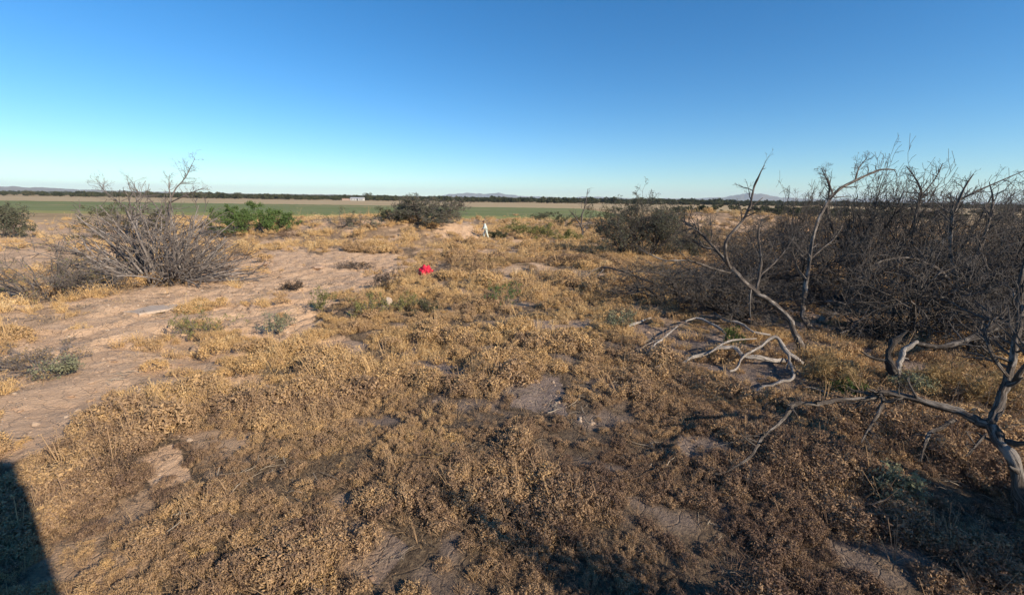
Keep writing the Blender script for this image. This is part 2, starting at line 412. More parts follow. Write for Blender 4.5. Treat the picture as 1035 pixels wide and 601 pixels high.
strip('stubble_field', 'pale tan stubble field beyond the green crop', -700, 500, 184, 375, -0.80, M_HAY, 160, 40, 0.12, 15, 14)

def hills(name, label, r, prof, mat, depth=1500):
    """a range of hills: prof is [(azimuth degrees, height m)]; a ridge with a front and a back slope"""
    a = np.radians(np.linspace(prof[0][0], prof[-1][0], 260)); h = np.interp(np.degrees(a), [p[0] for p in prof], [p[1] for p in prof])
    h = h * (0.75 + 0.5 * fbm(a * 90, a * 0 + r, 7, 4)) * (h > 0)
    rows = []
    for k, (dr, f) in enumerate([(-0.5, 0), (-0.33, 0.28), (-0.2, 0.5), (-0.08, 0.85), (0, 1.0), (0.1, 0.8), (0.3, 0.4), (0.5, 0)]):
        rr = r + dr * depth * (0.7 + 0.6 * fbm(a * 150, a * 0 + k, 13, 2))
        hh = h * f * (1 + (0.5 if 0 < f < 1 else 0) * (fbm(a * 260, a * 0 + k * 3.3, 19, 3) - 0.5))
        rows.append(np.stack([rr * np.sin(a), rr * np.cos(a), hh - 4], -1))
    V = np.concatenate(rows); n, K = len(a), len(rows)
    i, j = np.meshgrid(np.arange(K - 1), np.arange(n - 1), indexing='ij')
    Q = np.stack([i * n + j, i * n + j + 1, (i + 1) * n + j + 1, (i + 1) * n + j], -1).reshape(-1, 4)
    o = link(name, mesh_np(name, V, Q, mat)); tag(o, label, None, kind='structure')
def az(px): return math.degrees(math.atan2(ray(px, 200)[0], ray(px, 200)[1]))
M_HILL = plain('hill_scrub', (0.13, 0.11, 0.085), 0.95, 0.35, 0.004)
M_HILL2 = plain('plateau_scrub', (0.17, 0.13, 0.09), 0.95, 0.35, 0.006)
hills('hills', 'low blue hills on the skyline left of centre', 9000, [(az(435), 0), (az(455), 70), (az(470), 98), (az(482), 88), (az(500), 105), (az(512), 78), (az(535), 46), (az(570), 42), (az(600), 0)], M_HILL)
hills('hills', 'pointed blue hills on the skyline behind the bare tree', 8200, [(az(560), 0), (az(585), 48), (az(605), 52), (az(640), 30), (az(700), 42), (az(730), 66), (az(750), 128), (az(760), 140), (az(775), 98), (az(800), 66), (az(850), 60), (az(905), 74), (az(960), 42), (az(1040), 30), (az(1120), 0)], M_HILL)
hills('hills', 'long low brown plateau along the left skyline', 6500, [(az(-160), 20), (az(-60), 50), (az(20), 52), (az(90), 34), (az(160), 26), (az(260), 20), (az(350), 24), (az(430), 14), (az(470), 0)], M_HILL2)

# ------------------------------------------------------------------ growth helpers
def unit(v): return v / (np.linalg.norm(v, axis=-1, keepdims=True) + 1e-9)
def grow(rng, start, d, L, K, wander, up):
    """polylines (N,K,3) from start along d, bending at random; up pulls towards (or away from) the sky"""
    n = len(start); pts = [start]; d = unit(d); step = (L / (K - 1))[:, None]
    for k in range(K - 1):
        pts.append(pts[-1] + d * step)
        d = unit(d + rng.normal(0, wander, (n, 3)) + np.array([0, 0, up]))
    return np.stack(pts, 1)
def side_shoots(rng, par, prad, per, ratio, angle, K, wander, up, rr, tmin=0.25):
    N, KP, _ = par.shape; plen = np.linalg.norm(np.diff(par, axis=1), axis=2).sum(1)
    i = np.repeat(np.arange(N), per); n = len(i); t = rng.uniform(tmin, 1.0, n) * (KP - 1)
    k = np.minimum(t.astype(int), KP - 2); f = (t - k)[:, None]
    st = par[i, k] * (1 - f) + par[i, k + 1] * f; tan = unit(par[i, k + 1] - par[i, k])
    sd = unit(np.cross(tan, rng.normal(0, 1, (n, 3)))); a = rng.normal(angle, 0.25, n)[:, None]
    d = tan * np.cos(a) + sd * np.sin(a)
    L = plen[i] * ratio * rng.uniform(0.5, 1.25, n) * (1.15 - 0.55 * t / (KP - 1))
    R = (prad[i, k] * (1 - f[:, 0]) + prad[i, k + 1] * f[:, 0]) * rr
    return grow(rng, st, d, L, K, wander, up), R[:, None] * np.linspace(1, 0.35, K)[None]
def taper(r, K, end=0.3): return np.asarray(r)[:, None] * np.linspace(1, end, K)[None]

def spray(rng, nstem, lean, levels, h, r0, up=0.05, wander=0.16, spread=0.15, slant=(0, 0)):
    """stems from one foot, then levels of side shoots; returns [(polylines, radii)] per level"""
    a = rng.uniform(0, 2 * math.pi, nstem); th = rng.uniform(lean[0], lean[1], nstem)
    d = np.stack([np.sin(th) * np.cos(a) + slant[0], np.sin(th) * np.sin(a) + slant[1], np.cos(th)], -1)
    st = np.stack([np.cos(a) * spread * rng.uniform(0, 1, nstem), np.sin(a) * spread * rng.uniform(0, 1, nstem), np.full(nstem, -0.06)], -1)
    P0 = grow(rng, st, d, h * rng.uniform(0.7, 1.15, nstem), 7, wander, up)
    out = [(P0, taper(r0 * rng.uniform(0.6, 1.2, nstem), 7))]
    for (per, ratio, ang, K) in levels:
        out.append(side_shoots(rng, out[-1][0], out[-1][1], per, ratio, ang, K, wander * 1.15, up, 0.62))
    return out
# ------------------------------------------------------------------ scattering (ground cover only)
def scatter(name, label, pts, rot, scl, idx, tint, protos, kind='stuff'):
    me = mesh_np(name, pts, [], None)
    a = me.attributes.new('rot', 'FLOAT_VECTOR', 'POINT'); a.data.foreach_set('vector', np.asarray(rot, np.float32).ravel())
    for k, v in (('scl', scl), ('tint', tint)):
        a = me.attributes.new(k, 'FLOAT', 'POINT'); a.data.foreach_set('value', np.asarray(v, np.float32))
    a = me.attributes.new('idx', 'INT', 'POINT'); a.data.foreach_set('value', np.asarray(idx, np.int32))
    o = link(name, me); tag(o, label, None, kind=kind)
    ng = bpy.data.node_groups.new(name + '_scatter', 'GeometryNodeTree')
    ng.interface.new_socket('Geometry', in_out='INPUT', socket_type='NodeSocketGeometry')
    ng.interface.new_socket('Geometry', in_out='OUTPUT', socket_type='NodeSocketGeometry')
    N, L = ng.nodes, ng.links
    gi, go = N.new('NodeGroupInput'), N.new('NodeGroupOutput')
    iop = N.new('GeometryNodeInstanceOnPoints'); g2i = N.new('GeometryNodeGeometryToInstance')
    for pm in protos:
        po = bpy.data.objects.new('sprig', pm)
        oi = N.new('GeometryNodeObjectInfo'); oi.inputs['Object'].default_value = po; oi.inputs['As Instance'].default_value = False
        L.new(oi.outputs['Geometry'], g2i.inputs[0])
    def nattr(nm, typ):
        n = N.new('GeometryNodeInputNamedAttribute'); n.data_type = typ; n.inputs['Name'].default_value = nm
        return n.outputs[0]
    L.new(gi.outputs[0], iop.inputs['Points']); L.new(g2i.outputs[0], iop.inputs['Instance'])
    iop.inputs['Pick Instance'].default_value = True
    L.new(nattr('idx', 'INT'), iop.inputs['Instance Index']); L.new(nattr('rot', 'FLOAT_VECTOR'), iop.inputs['Rotation']); L.new(nattr('scl', 'FLOAT'), iop.inputs['Scale'])
    L.new(iop.outputs[0], go.inputs[0])
    md = o.modifiers.new('scatter', 'NODES'); md.node_group = ng
    return o

def blades(rng, n, R, hmin, hmax, w, lean, tip=0.0):
    """n narrow bent blades growing from a disc of radius R"""
    a = rng.uniform(0, 2 * math.pi, n); r = R * np.sqrt(rng.uniform(0, 1, n))
    b = np.stack([r * np.cos(a), r * np.sin(a), np.zeros(n)], -1)
    h = rng.uniform(hmin, hmax, n) * (1 - 0.45 * (r / R) ** 2)
    th = lean * (0.25 + r / R) * rng.uniform(0.4, 1.3, n); ph = a + rng.normal(0, 0.8, n)
    d = np.stack([np.sin(th) * np.cos(ph), np.sin(th) * np.sin(ph), np.cos(th)], -1)
    mid = b + d * (h * 0.55)[:, None]; d2 = d + np.stack([np.cos(ph), np.sin(ph), -0.15 * np.ones(n)], -1) * rng.uniform(0, 0.5, n)[:, None]
    tipp = mid + d2 * (h * 0.5)[:, None]
    sa = rng.uniform(0, math.pi, n); s = np.stack([np.cos(sa), np.sin(sa), np.zeros(n)], -1) * (w * rng.uniform(0.6, 1.3, n))[:, None]
    V = np.stack([b - s * .5, b + s * .5, mid + s * .55, mid - s * .55, tipp + s * tip, tipp - s * tip], 1).reshape(-1, 3)
    o = np.arange(n)[:, None] * 6
    return V, np.concatenate([o + [[0, 1, 2, 3]], o + [[3, 2, 4, 5]]]), tipp
def sprigs(rng, n, R, H, size, aspect=0.24):
    """tiny leaf bits filling a low dome"""
    u = rng.normal(0, 1, (n, 3)); u /= np.linalg.norm(u, axis=1, keepdims=True); u[:, 2] = np.abs(u[:, 2])
    c = u * (rng.uniform(0.35, 1.0, n) ** 0.6)[:, None] * np.array([R, R, H]) * rng.uniform(0.8, 1.12, (n, 1))
    return leaf_quads(rng, c, size, aspect, 1.2)
def leaf_quads(rng, c, size, aspect=0.45, up=0.6):
    n = len(c)
    d = rng.normal(0, 1, (n, 3)); d[:, 2] = np.abs(d[:, 2]) * (1 + up); d /= np.linalg.norm(d, axis=1, keepdims=True)
    s = np.cross(d, rng.normal(0, 1, (n, 3))); s /= np.linalg.norm(s, axis=1, keepdims=True) + 1e-9
    L = size * rng.uniform(0.6, 1.4, (n, 1)); Wd = L * aspect
    V = np.stack([c - d * L * .5, c + s * Wd * .5, c + d * L * .5, c - s * Wd * .5], 1).reshape(-1, 3)
    return V, np.arange(n * 4).reshape(n, 4)
def proto(name, mat, fill):
    mb = MB(); fill(mb); return mb.mesh(name, mat)
def puff(rng, n, c, R, H, size):
    """a small rounded head of dry leaf bits, lying like scales on a dome"""
    u = rng.normal(0, 1, (n, 3)); u[:, 2] = np.abs(u[:, 2]) + 0.1; u = unit(u)
    nrm = unit(u + rng.normal(0, 0.42, (n, 3))); a = unit(np.cross(nrm, rng.normal(0, 1, (n, 3)))); a[:, 2] = np.abs(a[:, 2]); a = unit(a); b = unit(np.cross(nrm, a))
    p = np.asarray(c) + u * np.array([R, R, H]) * rng.uniform(0.72, 1.12, (n, 1))
    L = size * rng.uniform(0.6, 1.4, (n, 1)); Wd = L * 0.42
    return np.stack([p - a * L * .5, p + b * Wd * .5, p + a * L * .6, p - b * Wd * .5], 1).reshape(-1, 3), np.arange(n * 4).reshape(n, 4)
def tuft_protos():
    out = []
    for k in range(5):                                       # low forbs: a handful of rounded heads
        rng = np.random.default_rng(100 + k)
        def f(mb):
            for j in range(rng.integers(6, 11)):
                a, r = rng.uniform(0, 6.28), 0.23 * math.sqrt(rng.uniform()); h = rng.uniform(0.65, 1.25); off = np.array([r * math.cos(a), r * math.sin(a), 0.02])
                V, Q = puff(rng, 120, off, 0.056 * h, 0.10 * h, 0.019); mb.add(V, Q)
                V, Q, t = blades(rng, 9, 0.04, 0.07 * h, 0.16 * h, 0.005, 0.6, 0.3); mb.add(V + off - [0, 0, .02], Q)
        out.append(proto('forb_tuft', M_TUFT, f))
    for k in range(3):                                       # upright grass
        rng = np.random.default_rng(200 + k)
        def f(mb):
            V, Q, t = blades(rng, 90, 0.09, 0.08, 0.24, 0.006, 0.6, 0.15); mb.add(V, Q)
            V, Q = leaf_quads(rng, t[::2], 0.028, 0.4); mb.add(V, Q)
        out.append(proto('grass_tuft', M_TUFT, f))
    for k in range(3):                                       # dry cushion: many heads on one dome
        rng = np.random.default_rng(300 + k)
        def f(mb):
            for j in range(17):
                a, r = rng.uniform(0, 6.28), 0.20 * math.sqrt(rng.uniform()); h = rng.uniform(0.7, 1.3)
                V, Q = puff(rng, 52, (r * math.cos(a), r * math.sin(a), 0.13 * (1 - (r / 0.24) ** 2)), 0.062 * h, 0.09 * h, 0.032); mb.add(V, Q)
            V, Q, t = blades(rng, 60, 0.17, 0.10, 0.26, 0.006, 0.8, 0.2); mb.add(V, Q)
        out.append(proto('cushion', M_TUFT, f))
    for k in range(2):                                       # leaning straw stalks with seed heads
        rng = np.random.default_rng(330 + k)
        def f(mb):
            V, Q, t = blades(rng, 16, 0.10, 0.20, 0.42, 0.005, 1.15, 0.3); mb.add(V, Q)
            for j in range(5): V, Q = leaf_quads(rng, t + rng.normal(0, 0.014, t.shape), 0.022, 0.4); mb.add(V, Q)
        out.append(proto('stalks', M_TUFT, f))
    for k in range(2):                                       # leafless grey forbs
        rng = np.random.default_rng(340 + k)
        def f(mb):
            lv = spray(rng, 12, (0.2, 1.3), ((4, .5, .7, 3), (3, .5, .7, 3)), 0.17, 0.004, 0.02, 0.2, 0.03)
            for L_, R_ in lv: mb.tubes(L_, np.maximum(R_, 0.0022), 3)
        out.append(proto('grey_forb', M_LITTER, f))
    return out
def litter_protos():
    out = []
    for k in range(4):
        rng = np.random.default_rng(400 + k)
        def f(mb):
            n = 14; c = rng.uniform(-0.25, 0.25, (n, 3)); c[:, 2] = rng.uniform(0.005, 0.03, n)
            a = rng.uniform(0, 6.28, n); L = rng.uniform(0.06, 0.30, n)
            d = np.stack([np.cos(a), np.sin(a), rng.normal(0, 0.10, n)], -1)
            t = np.linspace(-.5, .5, 4); pl = c[:, None] + d[:, None] * (L[:, None] * t)[:, :, None] + rng.normal(0, 0.010, (n, 4, 3)); pl[..., 2] = np.abs(pl[..., 2])
            mb.tubes(pl, np.outer(rng.uniform(0.002, 0.006, n), [1, .9, .7, .3]), 4)
        out.append(proto('twig_litter', M_LITTER, f))
    return out
def stone_protos():
    out = []
    for k in range(3):
        rng = np.random.default_rng(500 + k)
        import bmesh
        bm = bmesh.new(); bmesh.ops.create_icosphere(bm, subdivisions=1, radius=1)
        for v in bm.verts: v.co = Vector([v.co.x * rng.uniform(.75, 1.25), v.co.y * rng.uniform(.6, 1.1), v.co.z * rng.uniform(.35, .7)])
        me = bpy.data.meshes.new('pebble'); bm.to_mesh(me); bm.free(); me.materials.append(M_PEBBLE); out.append(me)
    return out
M_PEBBLE = tint_mat('pebble', [(0.0, (0.19, 0.12, 0.085)), (0.5, (0.34, 0.235, 0.16)), (1.0, (0.46, 0.35, 0.25))], 0.0)

def fan_points(rng, n, r0, r1, half, power=1.0):
    """random places in the wedge of ground ahead, denser near"""
    a = rng.uniform(-half, half, n); u = rng.uniform(0, 1, n)
    r = r0 * (r1 / r0) ** (u ** power)
    return r * np.sin(a), r * np.cos(a), r

def build_cover():
    rng = np.random.default_rng(7)
    protos = tuft_protos()
    X, Y, I, S, TN = [], [], [], [], []
    # near cover: even density; thins with distance where clumps grow larger
    for (n, r0, r1, kinds, s0, s1, thr) in [
            (17500, 1.2, 7.5, 'mix', 0.42, 0.74, 0.92), (14000, 6.5, 15.0, 'mix', 0.65, 1.2, 0.62), (9500, 13.0, 30.0, 'mix', 0.9, 1.8, 0.75), (10000, 28.0, 62.0, 'big', 1.3, 2.8, 1.0), (5000, 60.0, 92.0, 'big', 1.8, 3.2, 1.0)]:
        a = rng.uniform(-1.12, 1.12, n); r = np.sqrt(rng.uniform(r0 ** 2, r1 ** 2, n)); x, y = r * np.sin(a), r * np.cos(a)
        z = height(x, y); c = cover(x, y, z)
        gold = fbm(x * 0.55, y * 0.55, 91, 3); open_ = smooth(0.36, 0.50, fbm(x * 1.25, y * 1.25 + 3, 97, 2))
        keep = rng.uniform(0, 1, n) < c ** 1.3 * (thr + (1 - thr) * open_ * 1.3) * (1 if thr == 1 else (0.25 + 0.75 * open_))
        gold = gold[keep]
        x, y, z, c = x[keep], y[keep], z[keep], c[keep]; n = len(x)
        px, py, d = project(x, y, z)
        u = rng.uniform(0, 1, n)
        pc = np.clip(smooth(0.44, 0.56, gold) * smooth(6, 8.5, np.hypot(x, y)) * 0.8 + (0.35 if kinds == 'big' else 0.03), 0, 0.9)
        idx = np.where(u < pc, rng.integers(8, 11, n), np.where(rng.uniform(0, 1, n) < 0.9, rng.integers(0, 5, n), rng.integers(5, 8, n)))
        v = rng.uniform(0, 1, n); idx = np.where(v < 0.035, rng.integers(11, 13, n), np.where(v < 0.035 + 0.12 * smooth(0.45, 0.65, fbm(x * 0.8, y * 0.8, 83, 2)), rng.integers(13, 15, n), idx))
        s = rng.uniform(s0, s1, n) * (0.62 + 0.75 * smooth(0.25, 0.75, fbm(x * 1.1, y * 1.1, 33, 2)))
        mid = smooth(5.0, 8.5, np.hypot(x, y))
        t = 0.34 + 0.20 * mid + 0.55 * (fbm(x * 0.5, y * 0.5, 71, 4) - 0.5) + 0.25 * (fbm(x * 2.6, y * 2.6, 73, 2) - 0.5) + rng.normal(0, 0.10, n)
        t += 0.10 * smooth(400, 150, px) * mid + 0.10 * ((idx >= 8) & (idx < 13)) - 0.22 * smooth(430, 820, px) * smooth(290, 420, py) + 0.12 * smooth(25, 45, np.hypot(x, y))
        X.append(x); Y.append(y); I.append(idx); S.append(s); TN.append(np.clip(t, 0, 1))
    x, y, idx, s, t = map(np.concatenate, (X, Y, I, S, TN)); z = height(x, y) - 0.01
    n = len(x); rot = np.stack([rng.normal(0, 0.12, n), rng.normal(0, 0.12, n), rng.uniform(0, 6.28, n)], -1)
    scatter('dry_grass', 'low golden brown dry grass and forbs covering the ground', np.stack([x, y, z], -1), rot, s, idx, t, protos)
    # twig litter and pebbles
    n = 5200; a = rng.uniform(-1.1, 1.1, n); r = np.sqrt(rng.uniform(1.5, 24 ** 2, n)); x, y = r * np.sin(a), r * np.cos(a)
    w = 0.08 + 0.6 * smooth(-2, 6, x); k = rng.uniform(0, 1, n) < w; x, y = x[k], y[k]; n = len(x)
    scatter('twig_litter', 'fallen grey twigs strewn over the ground', np.stack([x, y, height(x, y) + 0.01], -1), np.stack([0 * x, 0 * x, rng.uniform(0, 6.28, n)], -1), rng.uniform(0.4, 1.3, n), rng.integers(0, 4, n), rng.uniform(0.1, 1, n), litter_protos())
    n = 34000; a = rng.uniform(-1.1, 1.1, n); r = np.sqrt(rng.uniform(1.5, 30 ** 2, n)); x, y = r * np.sin(a), r * np.cos(a); z = height(x, y)
    k = rng.uniform(0, 1, n) < (1 - cover(x, y, z)) ** 1.5; x, y, z = x[k], y[k], z[k]; n = len(x)
    scatter('gravel', 'small pinkish pebbles and clods on the bare dirt', np.stack([x, y, z], -1), rng.uniform(0, 6.28, (n, 3)) * [0.1, 0.1, 1], 0.012 + 0.06 * rng.uniform(0, 1, n) ** 9, rng.integers(0, 3, n), rng.uniform(0.1, 1, n), stone_protos())
build_cover()

# ------------------------------------------------------------------ far woodland
def far_protos():
    out = []
    for k in range(5):
        rng = np.random.default_rng(600 + k)
        def f(mb):
            for j in range(9):
                c = np.array([rng.normal(0, 1.5), rng.normal(0, 1.2), rng.uniform(0.9, 2.9)])
                n = 46; u = rng.normal(0, 1, (n, 3)); u /= np.linalg.norm(u, axis=1, keepdims=True)
                V, Q = leaf_quads(rng, c + u * np.array([1.25, 1.15, 0.85]) * rng.uniform(0.6, 1.05, (n, 1)), 0.75, 0.7, 0.0); mb.add(V, Q)
            p = np.array([[[0, 0, -0.2], [0.1, 0, 1.0], [0.25, 0.1, 2.2]]]); mb.tubes(p, np.array([[.16, .12, .05]]), 5)
        out.append(proto('far_crown', M_FARTREE, f))
    return out
def build_far():
    rng = np.random.default_rng(11); n = 9000
    a = rng.uniform(-1.2, 1.2, n); r = 385 * (6000 / 385) ** rng.uniform(0, 1, n)
    x, y = r * np.sin(a), r * np.cos(a); k = fbm(x * 0.006, y * 0.003, 41, 3) > 0.36
    k &= ~((y < 388) & (y > 200))
    x, y, r = x[k], y[k], r[k]; n = len(x)
    s = rng.uniform(0.5, 1.5, n) * (0.6 + 0.9 * fbm(x * 0.012, y * 0.012, 43, 2)) * (1 + 0.5 * smooth(800, 3000, r))
    t = 0.45 + rng.normal(0, 0.16, n) + 0.25 * smooth(1200, 4000, r)
    scatter('far_woodland', 'dark band of far scrub trees along the horizon', np.stack([x, y, np.full(n, -1.0)], -1), np.stack([0 * x, 0 * x, rng.uniform(0, 6.28, n)], -1), s, rng.integers(0, 5, n), np.clip(t, 0, 1), far_protos())
    # nearer scrub on the right beyond the thicket
    n = 520; a = np.radians(rng.uniform(12, 62, n)); r = 85 * (430 / 85) ** rng.uniform(0, 1, n); x, y = r * np.sin(a), r * np.cos(a)
    k = fbm(x * 0.02, y * 0.02, 47, 3) > 0.50; k &= ~((x < 34) & (y > 80) & (y < 210)); x, y, r = x[k], y[k], r[k]; n = len(x)
    scatter('scrub_woodland', 'dark low scrub on the plain behind the dead thicket', np.stack([x, y, np.full(n, -1.0)], -1), np.stack([0 * x, 0 * x, rng.uniform(0, 6.28, n)], -1), rng.uniform(0.35, 0.7, n), rng.integers(0, 5, n), np.clip(rng.normal(0.5, 0.2, n), 0, 1), far_protos())
build_far()

# ------------------------------------------------------------------ woody plants
def fit(levels, rx, ry, h, low=0.02):
    """scale a spray so that it is 2rx wide, 2ry deep and h tall, and let nothing sink below the foot"""
    allp = np.concatenate([l[0].reshape(-1, 3) for l in levels])
    ext = lambda k: np.percentile(np.abs(allp[:, k]), 97)
    s = np.array([rx / ext(0), ry / ext(1), h / np.percentile(allp[:, 2], 99.92)])
    out = []
    for Lp, R in levels:
        q = Lp * s; z = q[..., 2]; q[..., 2] = np.where(z < low, low - (z - low) * 0.25, z); out.append((q, R))
    out[0][0][:, 0, 2] = -0.06
    return out
def px_size(px, py, top, x0, x1):
    """foot point, half width and height in metres of something that stands at (px, py) and reaches row top"""
    q, d = G(px, py); tp = P(px, top, d)
    h = tp[2] - q[2] - 0.0; rx = (x1 - x0) / F * d / 2; shift = ((x0 + x1) / 2 - px) / F * d
    return q, d, rx, h, shift

def shrub(name, label, cat, px, py, top, x0, x1, seed, nstem=10, lean=(0.1, 1.0), levels=((5, .5, .7, 5), (5, .5, .8, 4), (4, .5, .8, 3)), r0=0.03, twig=None, stem=None,
          leaf=None, nleaf=0, lsize=0.05, up=0.05, wander=0.16, depth=0.8, group=None, minr=0.0022, slant=(0, 0), spread=0.15, part='twigs', aspect=0.4):
    rng = np.random.default_rng(seed)
    q, d, rx, h, shift = px_size(px, py, top, x0, x1)
    lv = fit(spray(rng, nstem, lean, levels, 1.0, r0, up, wander, spread, slant), rx, rx * depth, h)
    e = empty(name, q); tag(e, label, cat, group)
    sh = np.array([shift * 0.45, 0, 0])
    for L_, R_ in lv: L_ += sh * np.clip(L_[..., 2:3] / max(h, .01), 0, 1)
    n0 = len(lv[0][0])
    for i in range(n0):
        MB().tubes(lv[0][0][i:i + 1], np.maximum(lv[0][1][i:i + 1], minr), 6).part('stem', stem or twig, e, (0, 0, 0))
    mb = MB()
    for k, (L_, R_) in enumerate(lv[1:]): mb.tubes(L_, np.maximum(R_, minr), 4 if k == 0 else 3)
    mb.part(part, twig, e, (0, 0, 0), 'stuff')
    if leaf and nleaf:
        tips = lv[-1][0]; i = rng.integers(0, len(tips), nleaf); k = rng.integers(0, tips.shape[1], nleaf)
        c = tips[i, k] + rng.normal(0, lsize * 0.6, (nleaf, 3)); c[:, 2] = np.maximum(c[:, 2], 0.02)
        V, Q = leaf_quads(rng, c, lsize, aspect, 0.2); MB().add(V, Q).part('foliage', leaf, e, (0, 0, 0), 'stuff', False)
    return e

def catmull(p, r, n):
    p = np.asarray(p, float); r = np.asarray(r, float); m = len(p)
    pe = np.concatenate([[2 * p[0] - p[1]], p, [2 * p[-1] - p[-2]]]); out, rad = [], []
    for i in range(m - 1):
        a, b, c, d = pe[i:i + 4]
        for t in np.arange(n) / n:
            out.append(0.5 * ((2 * b) + (-a + c) * t + (2 * a - 5 * b + 4 * c - d) * t * t + (-a + 3 * b - 3 * c + d) * t ** 3)); rad.append(r[i] * (1 - t) + r[i + 1] * t)
    out.append(p[-1]); rad.append(r[-1]); return np.array(out), np.array(rad)
def limb(rng, pts, radii, mb=None, gn=0.26, n=4, sides=10):
    """a knotty tapering limb through pts"""
    p, r = catmull(pts, radii, n); k = len(p)
    j = rng.normal(0, 1, (k + 2, 3)); j = (j[:-2] + j[1:-1] + j[2:]) / 1.73 * (r * gn)[:, None]; j[0] = 0; p = p + j
    j = rng.normal(0, 0.11, k + 2); r = r * (1 + (j[:-2] + j[1:-1] + j[2:]) / 1.73)
    mb = mb or MB()
    th = np.arange(sides) / sides * 2 * math.pi
    T = unit(np.gradient(p, axis=0)); ref = np.array([0.3, 0.2, 1.0]) if abs(T.mean(0)[2]) < 0.8 else np.array([1.0, 0.2, 0])
    A = unit(np.cross(T, ref)); B = np.cross(T, A)
    prof = 1 + 0.17 * rng.normal(0, 1, sides)[None] + 0.045 * rng.normal(0, 1, (k, sides))
    V = p[:, None] + (r[:, None] * prof)[..., None] * (A[:, None] * np.cos(th)[None, :, None] + B[:, None] * np.sin(th)[None, :, None])
    i, jj = np.meshgrid(np.arange(k - 1), np.arange(sides), indexing='ij'); j2 = (jj + 1) % sides
    Q = np.stack([i * sides + jj, i * sides + j2, (i + 1) * sides + j2, (i + 1) * sides + jj], -1).reshape(-1, 4)
    T_ = [[k * sides, (a + 1) % sides, a] for a in range(sides)] + [[k * sides + 1, (k - 1) * sides + a, (k - 1) * sides + (a + 1) % sides] for a in range(sides)]
    V = np.concatenate([V.reshape(-1, 3), [p[0] - T[0] * r[0] * 0.2], [p[-1] + T[-1] * r[-1] * 0.8]])
    u = np.concatenate([[0], np.cumsum(np.linalg.norm(np.diff(p, axis=0), axis=1))]) + rng.uniform(0, 50)
    g = np.stack([np.repeat(u, sides), np.tile(np.cos(th), k), np.tile(np.sin(th), k)], -1); mb.grain.append(np.concatenate([g, [[u[0], 0, 0], [u[-1], 0, 0]]]))
    mb.add(V, Q, T_); return mb, p, r
def twigs_on(rng, p, r, n, L, levels=((4, .55, .7, 4), (3, .5, .8, 3)), up=0.06, wander=0.17, tmin=0.35, rr=0.6):
    par = p[None]; pr = r[None]
    out = [side_shoots(rng, par, pr, n, 1.0, 0.75, 6, wander, up, rr, tmin)]
    pl = np.linalg.norm(np.diff(p, axis=0), axis=1).sum(); f = L / pl
    st = out[0][0][:, :1]; out[0] = (st + (out[0][0] - st) * f, np.minimum(out[0][1], 0.018))
    for (per, ratio, ang, K) in levels: out.append(side_shoots(rng, out[-1][0], out[-1][1], per, ratio, ang, K, wander, up, 0.6))
    return out
def wood(name, label, cat, limbs, seed, mat, twig=None, group=None, base=None, thick=0.68):
    """a dead tree or a fallen bough: limbs = [(part name, [(px, py, depth offset)], [radii px], twigs n, twig length)]; depth is the base's"""
    rng = np.random.default_rng(seed)
    q, d0 = G(*limbs[0][1][0][:2]) if base is None else base
    e = empty(name, q); tag(e, label, cat, group); tw = MB()
    for nm, pts, rad, nt, tl in limbs:
        w = []
        for (px, py, dd) in pts:
            v = P(px, py, d0 + dd); w.append(v)
        rr = [x * thick / F * (d0 + t[2]) for x, t in zip(rad, pts)]
        mb, p, r = limb(rng, w, rr)
        m2 = mat[nm] if isinstance(mat, dict) else mat
        mb.part(nm, m2, e)
        for _ in range(int(rng.integers(1, 4)) if max(rad) > 1.2 else 0):           # snapped stubs
            k = int(rng.integers(len(p) // 4, len(p) - 1)); t_ = unit(p[k + 1] - p[k]); sd = unit(np.cross(t_, rng.normal(0, 1, 3)))
            dv = unit(t_ * 0.7 + sd); L0 = r[k] * rng.uniform(2.5, 8); c_ = p[k] + dv * L0 * .55 + rng.normal(0, .12, 3) * L0
            limb(rng, [p[k], c_, c_ + unit(dv + rng.normal(0, .35, 3)) * L0 * .5], [r[k] * .55, r[k] * .42, r[k] * .16], None, .2, 3, 7)[0].part('stub', m2, e)
        if nt:
            for k, (L_, R_) in enumerate(twigs_on(rng, p, r, int(nt * 1.7), tl)): 
                g = height(L_[..., 0], L_[..., 1]) + 0.01; L_[..., 2] = np.maximum(L_[..., 2], g)
                tw.tubes(L_, np.maximum(R_, 0.002), 4 if k < 1 else 3)
    if tw.n: tw.part('twigs', twig or M_TWIG, e, None, 'stuff')
    return e
def fallen(name, label, cat, pts, rad, seed, mat, group, lift=None, side=()):
    """a bough lying on the ground: each pixel is taken to the ground and raised by lift metres"""
    rng = np.random.default_rng(seed); w = []
    lift = [l + 0.07 for l in (lift or [0.03] * len(pts))]
    def on(px, py, l):
        q, d = G(px, py); v = P(px, py, d * (1 - l / EYE[2])); return v
    w = [on(px, py, l) for (px, py), l in zip(pts, lift)]
    q, d0 = G(*pts[0]); e = empty(name, (w[0][0], w[0][1], hz(w[0][0], w[0][1]))); tag(e, label, cat, group)
    mb, p, r = limb(rng, w, [x * .68 / F * d0 for x in rad], None, 0.42); mb.part('bough', mat, e)
    for sp, sr, sl in side:
        mb, p, r = limb(rng, [on(px, py, l) for (px, py), l in zip(sp, [l + 0.07 for l in sl])], [x * .7 / F * d0 for x in sr], None, 0.3); mb.part('branch', mat, e)
    return e

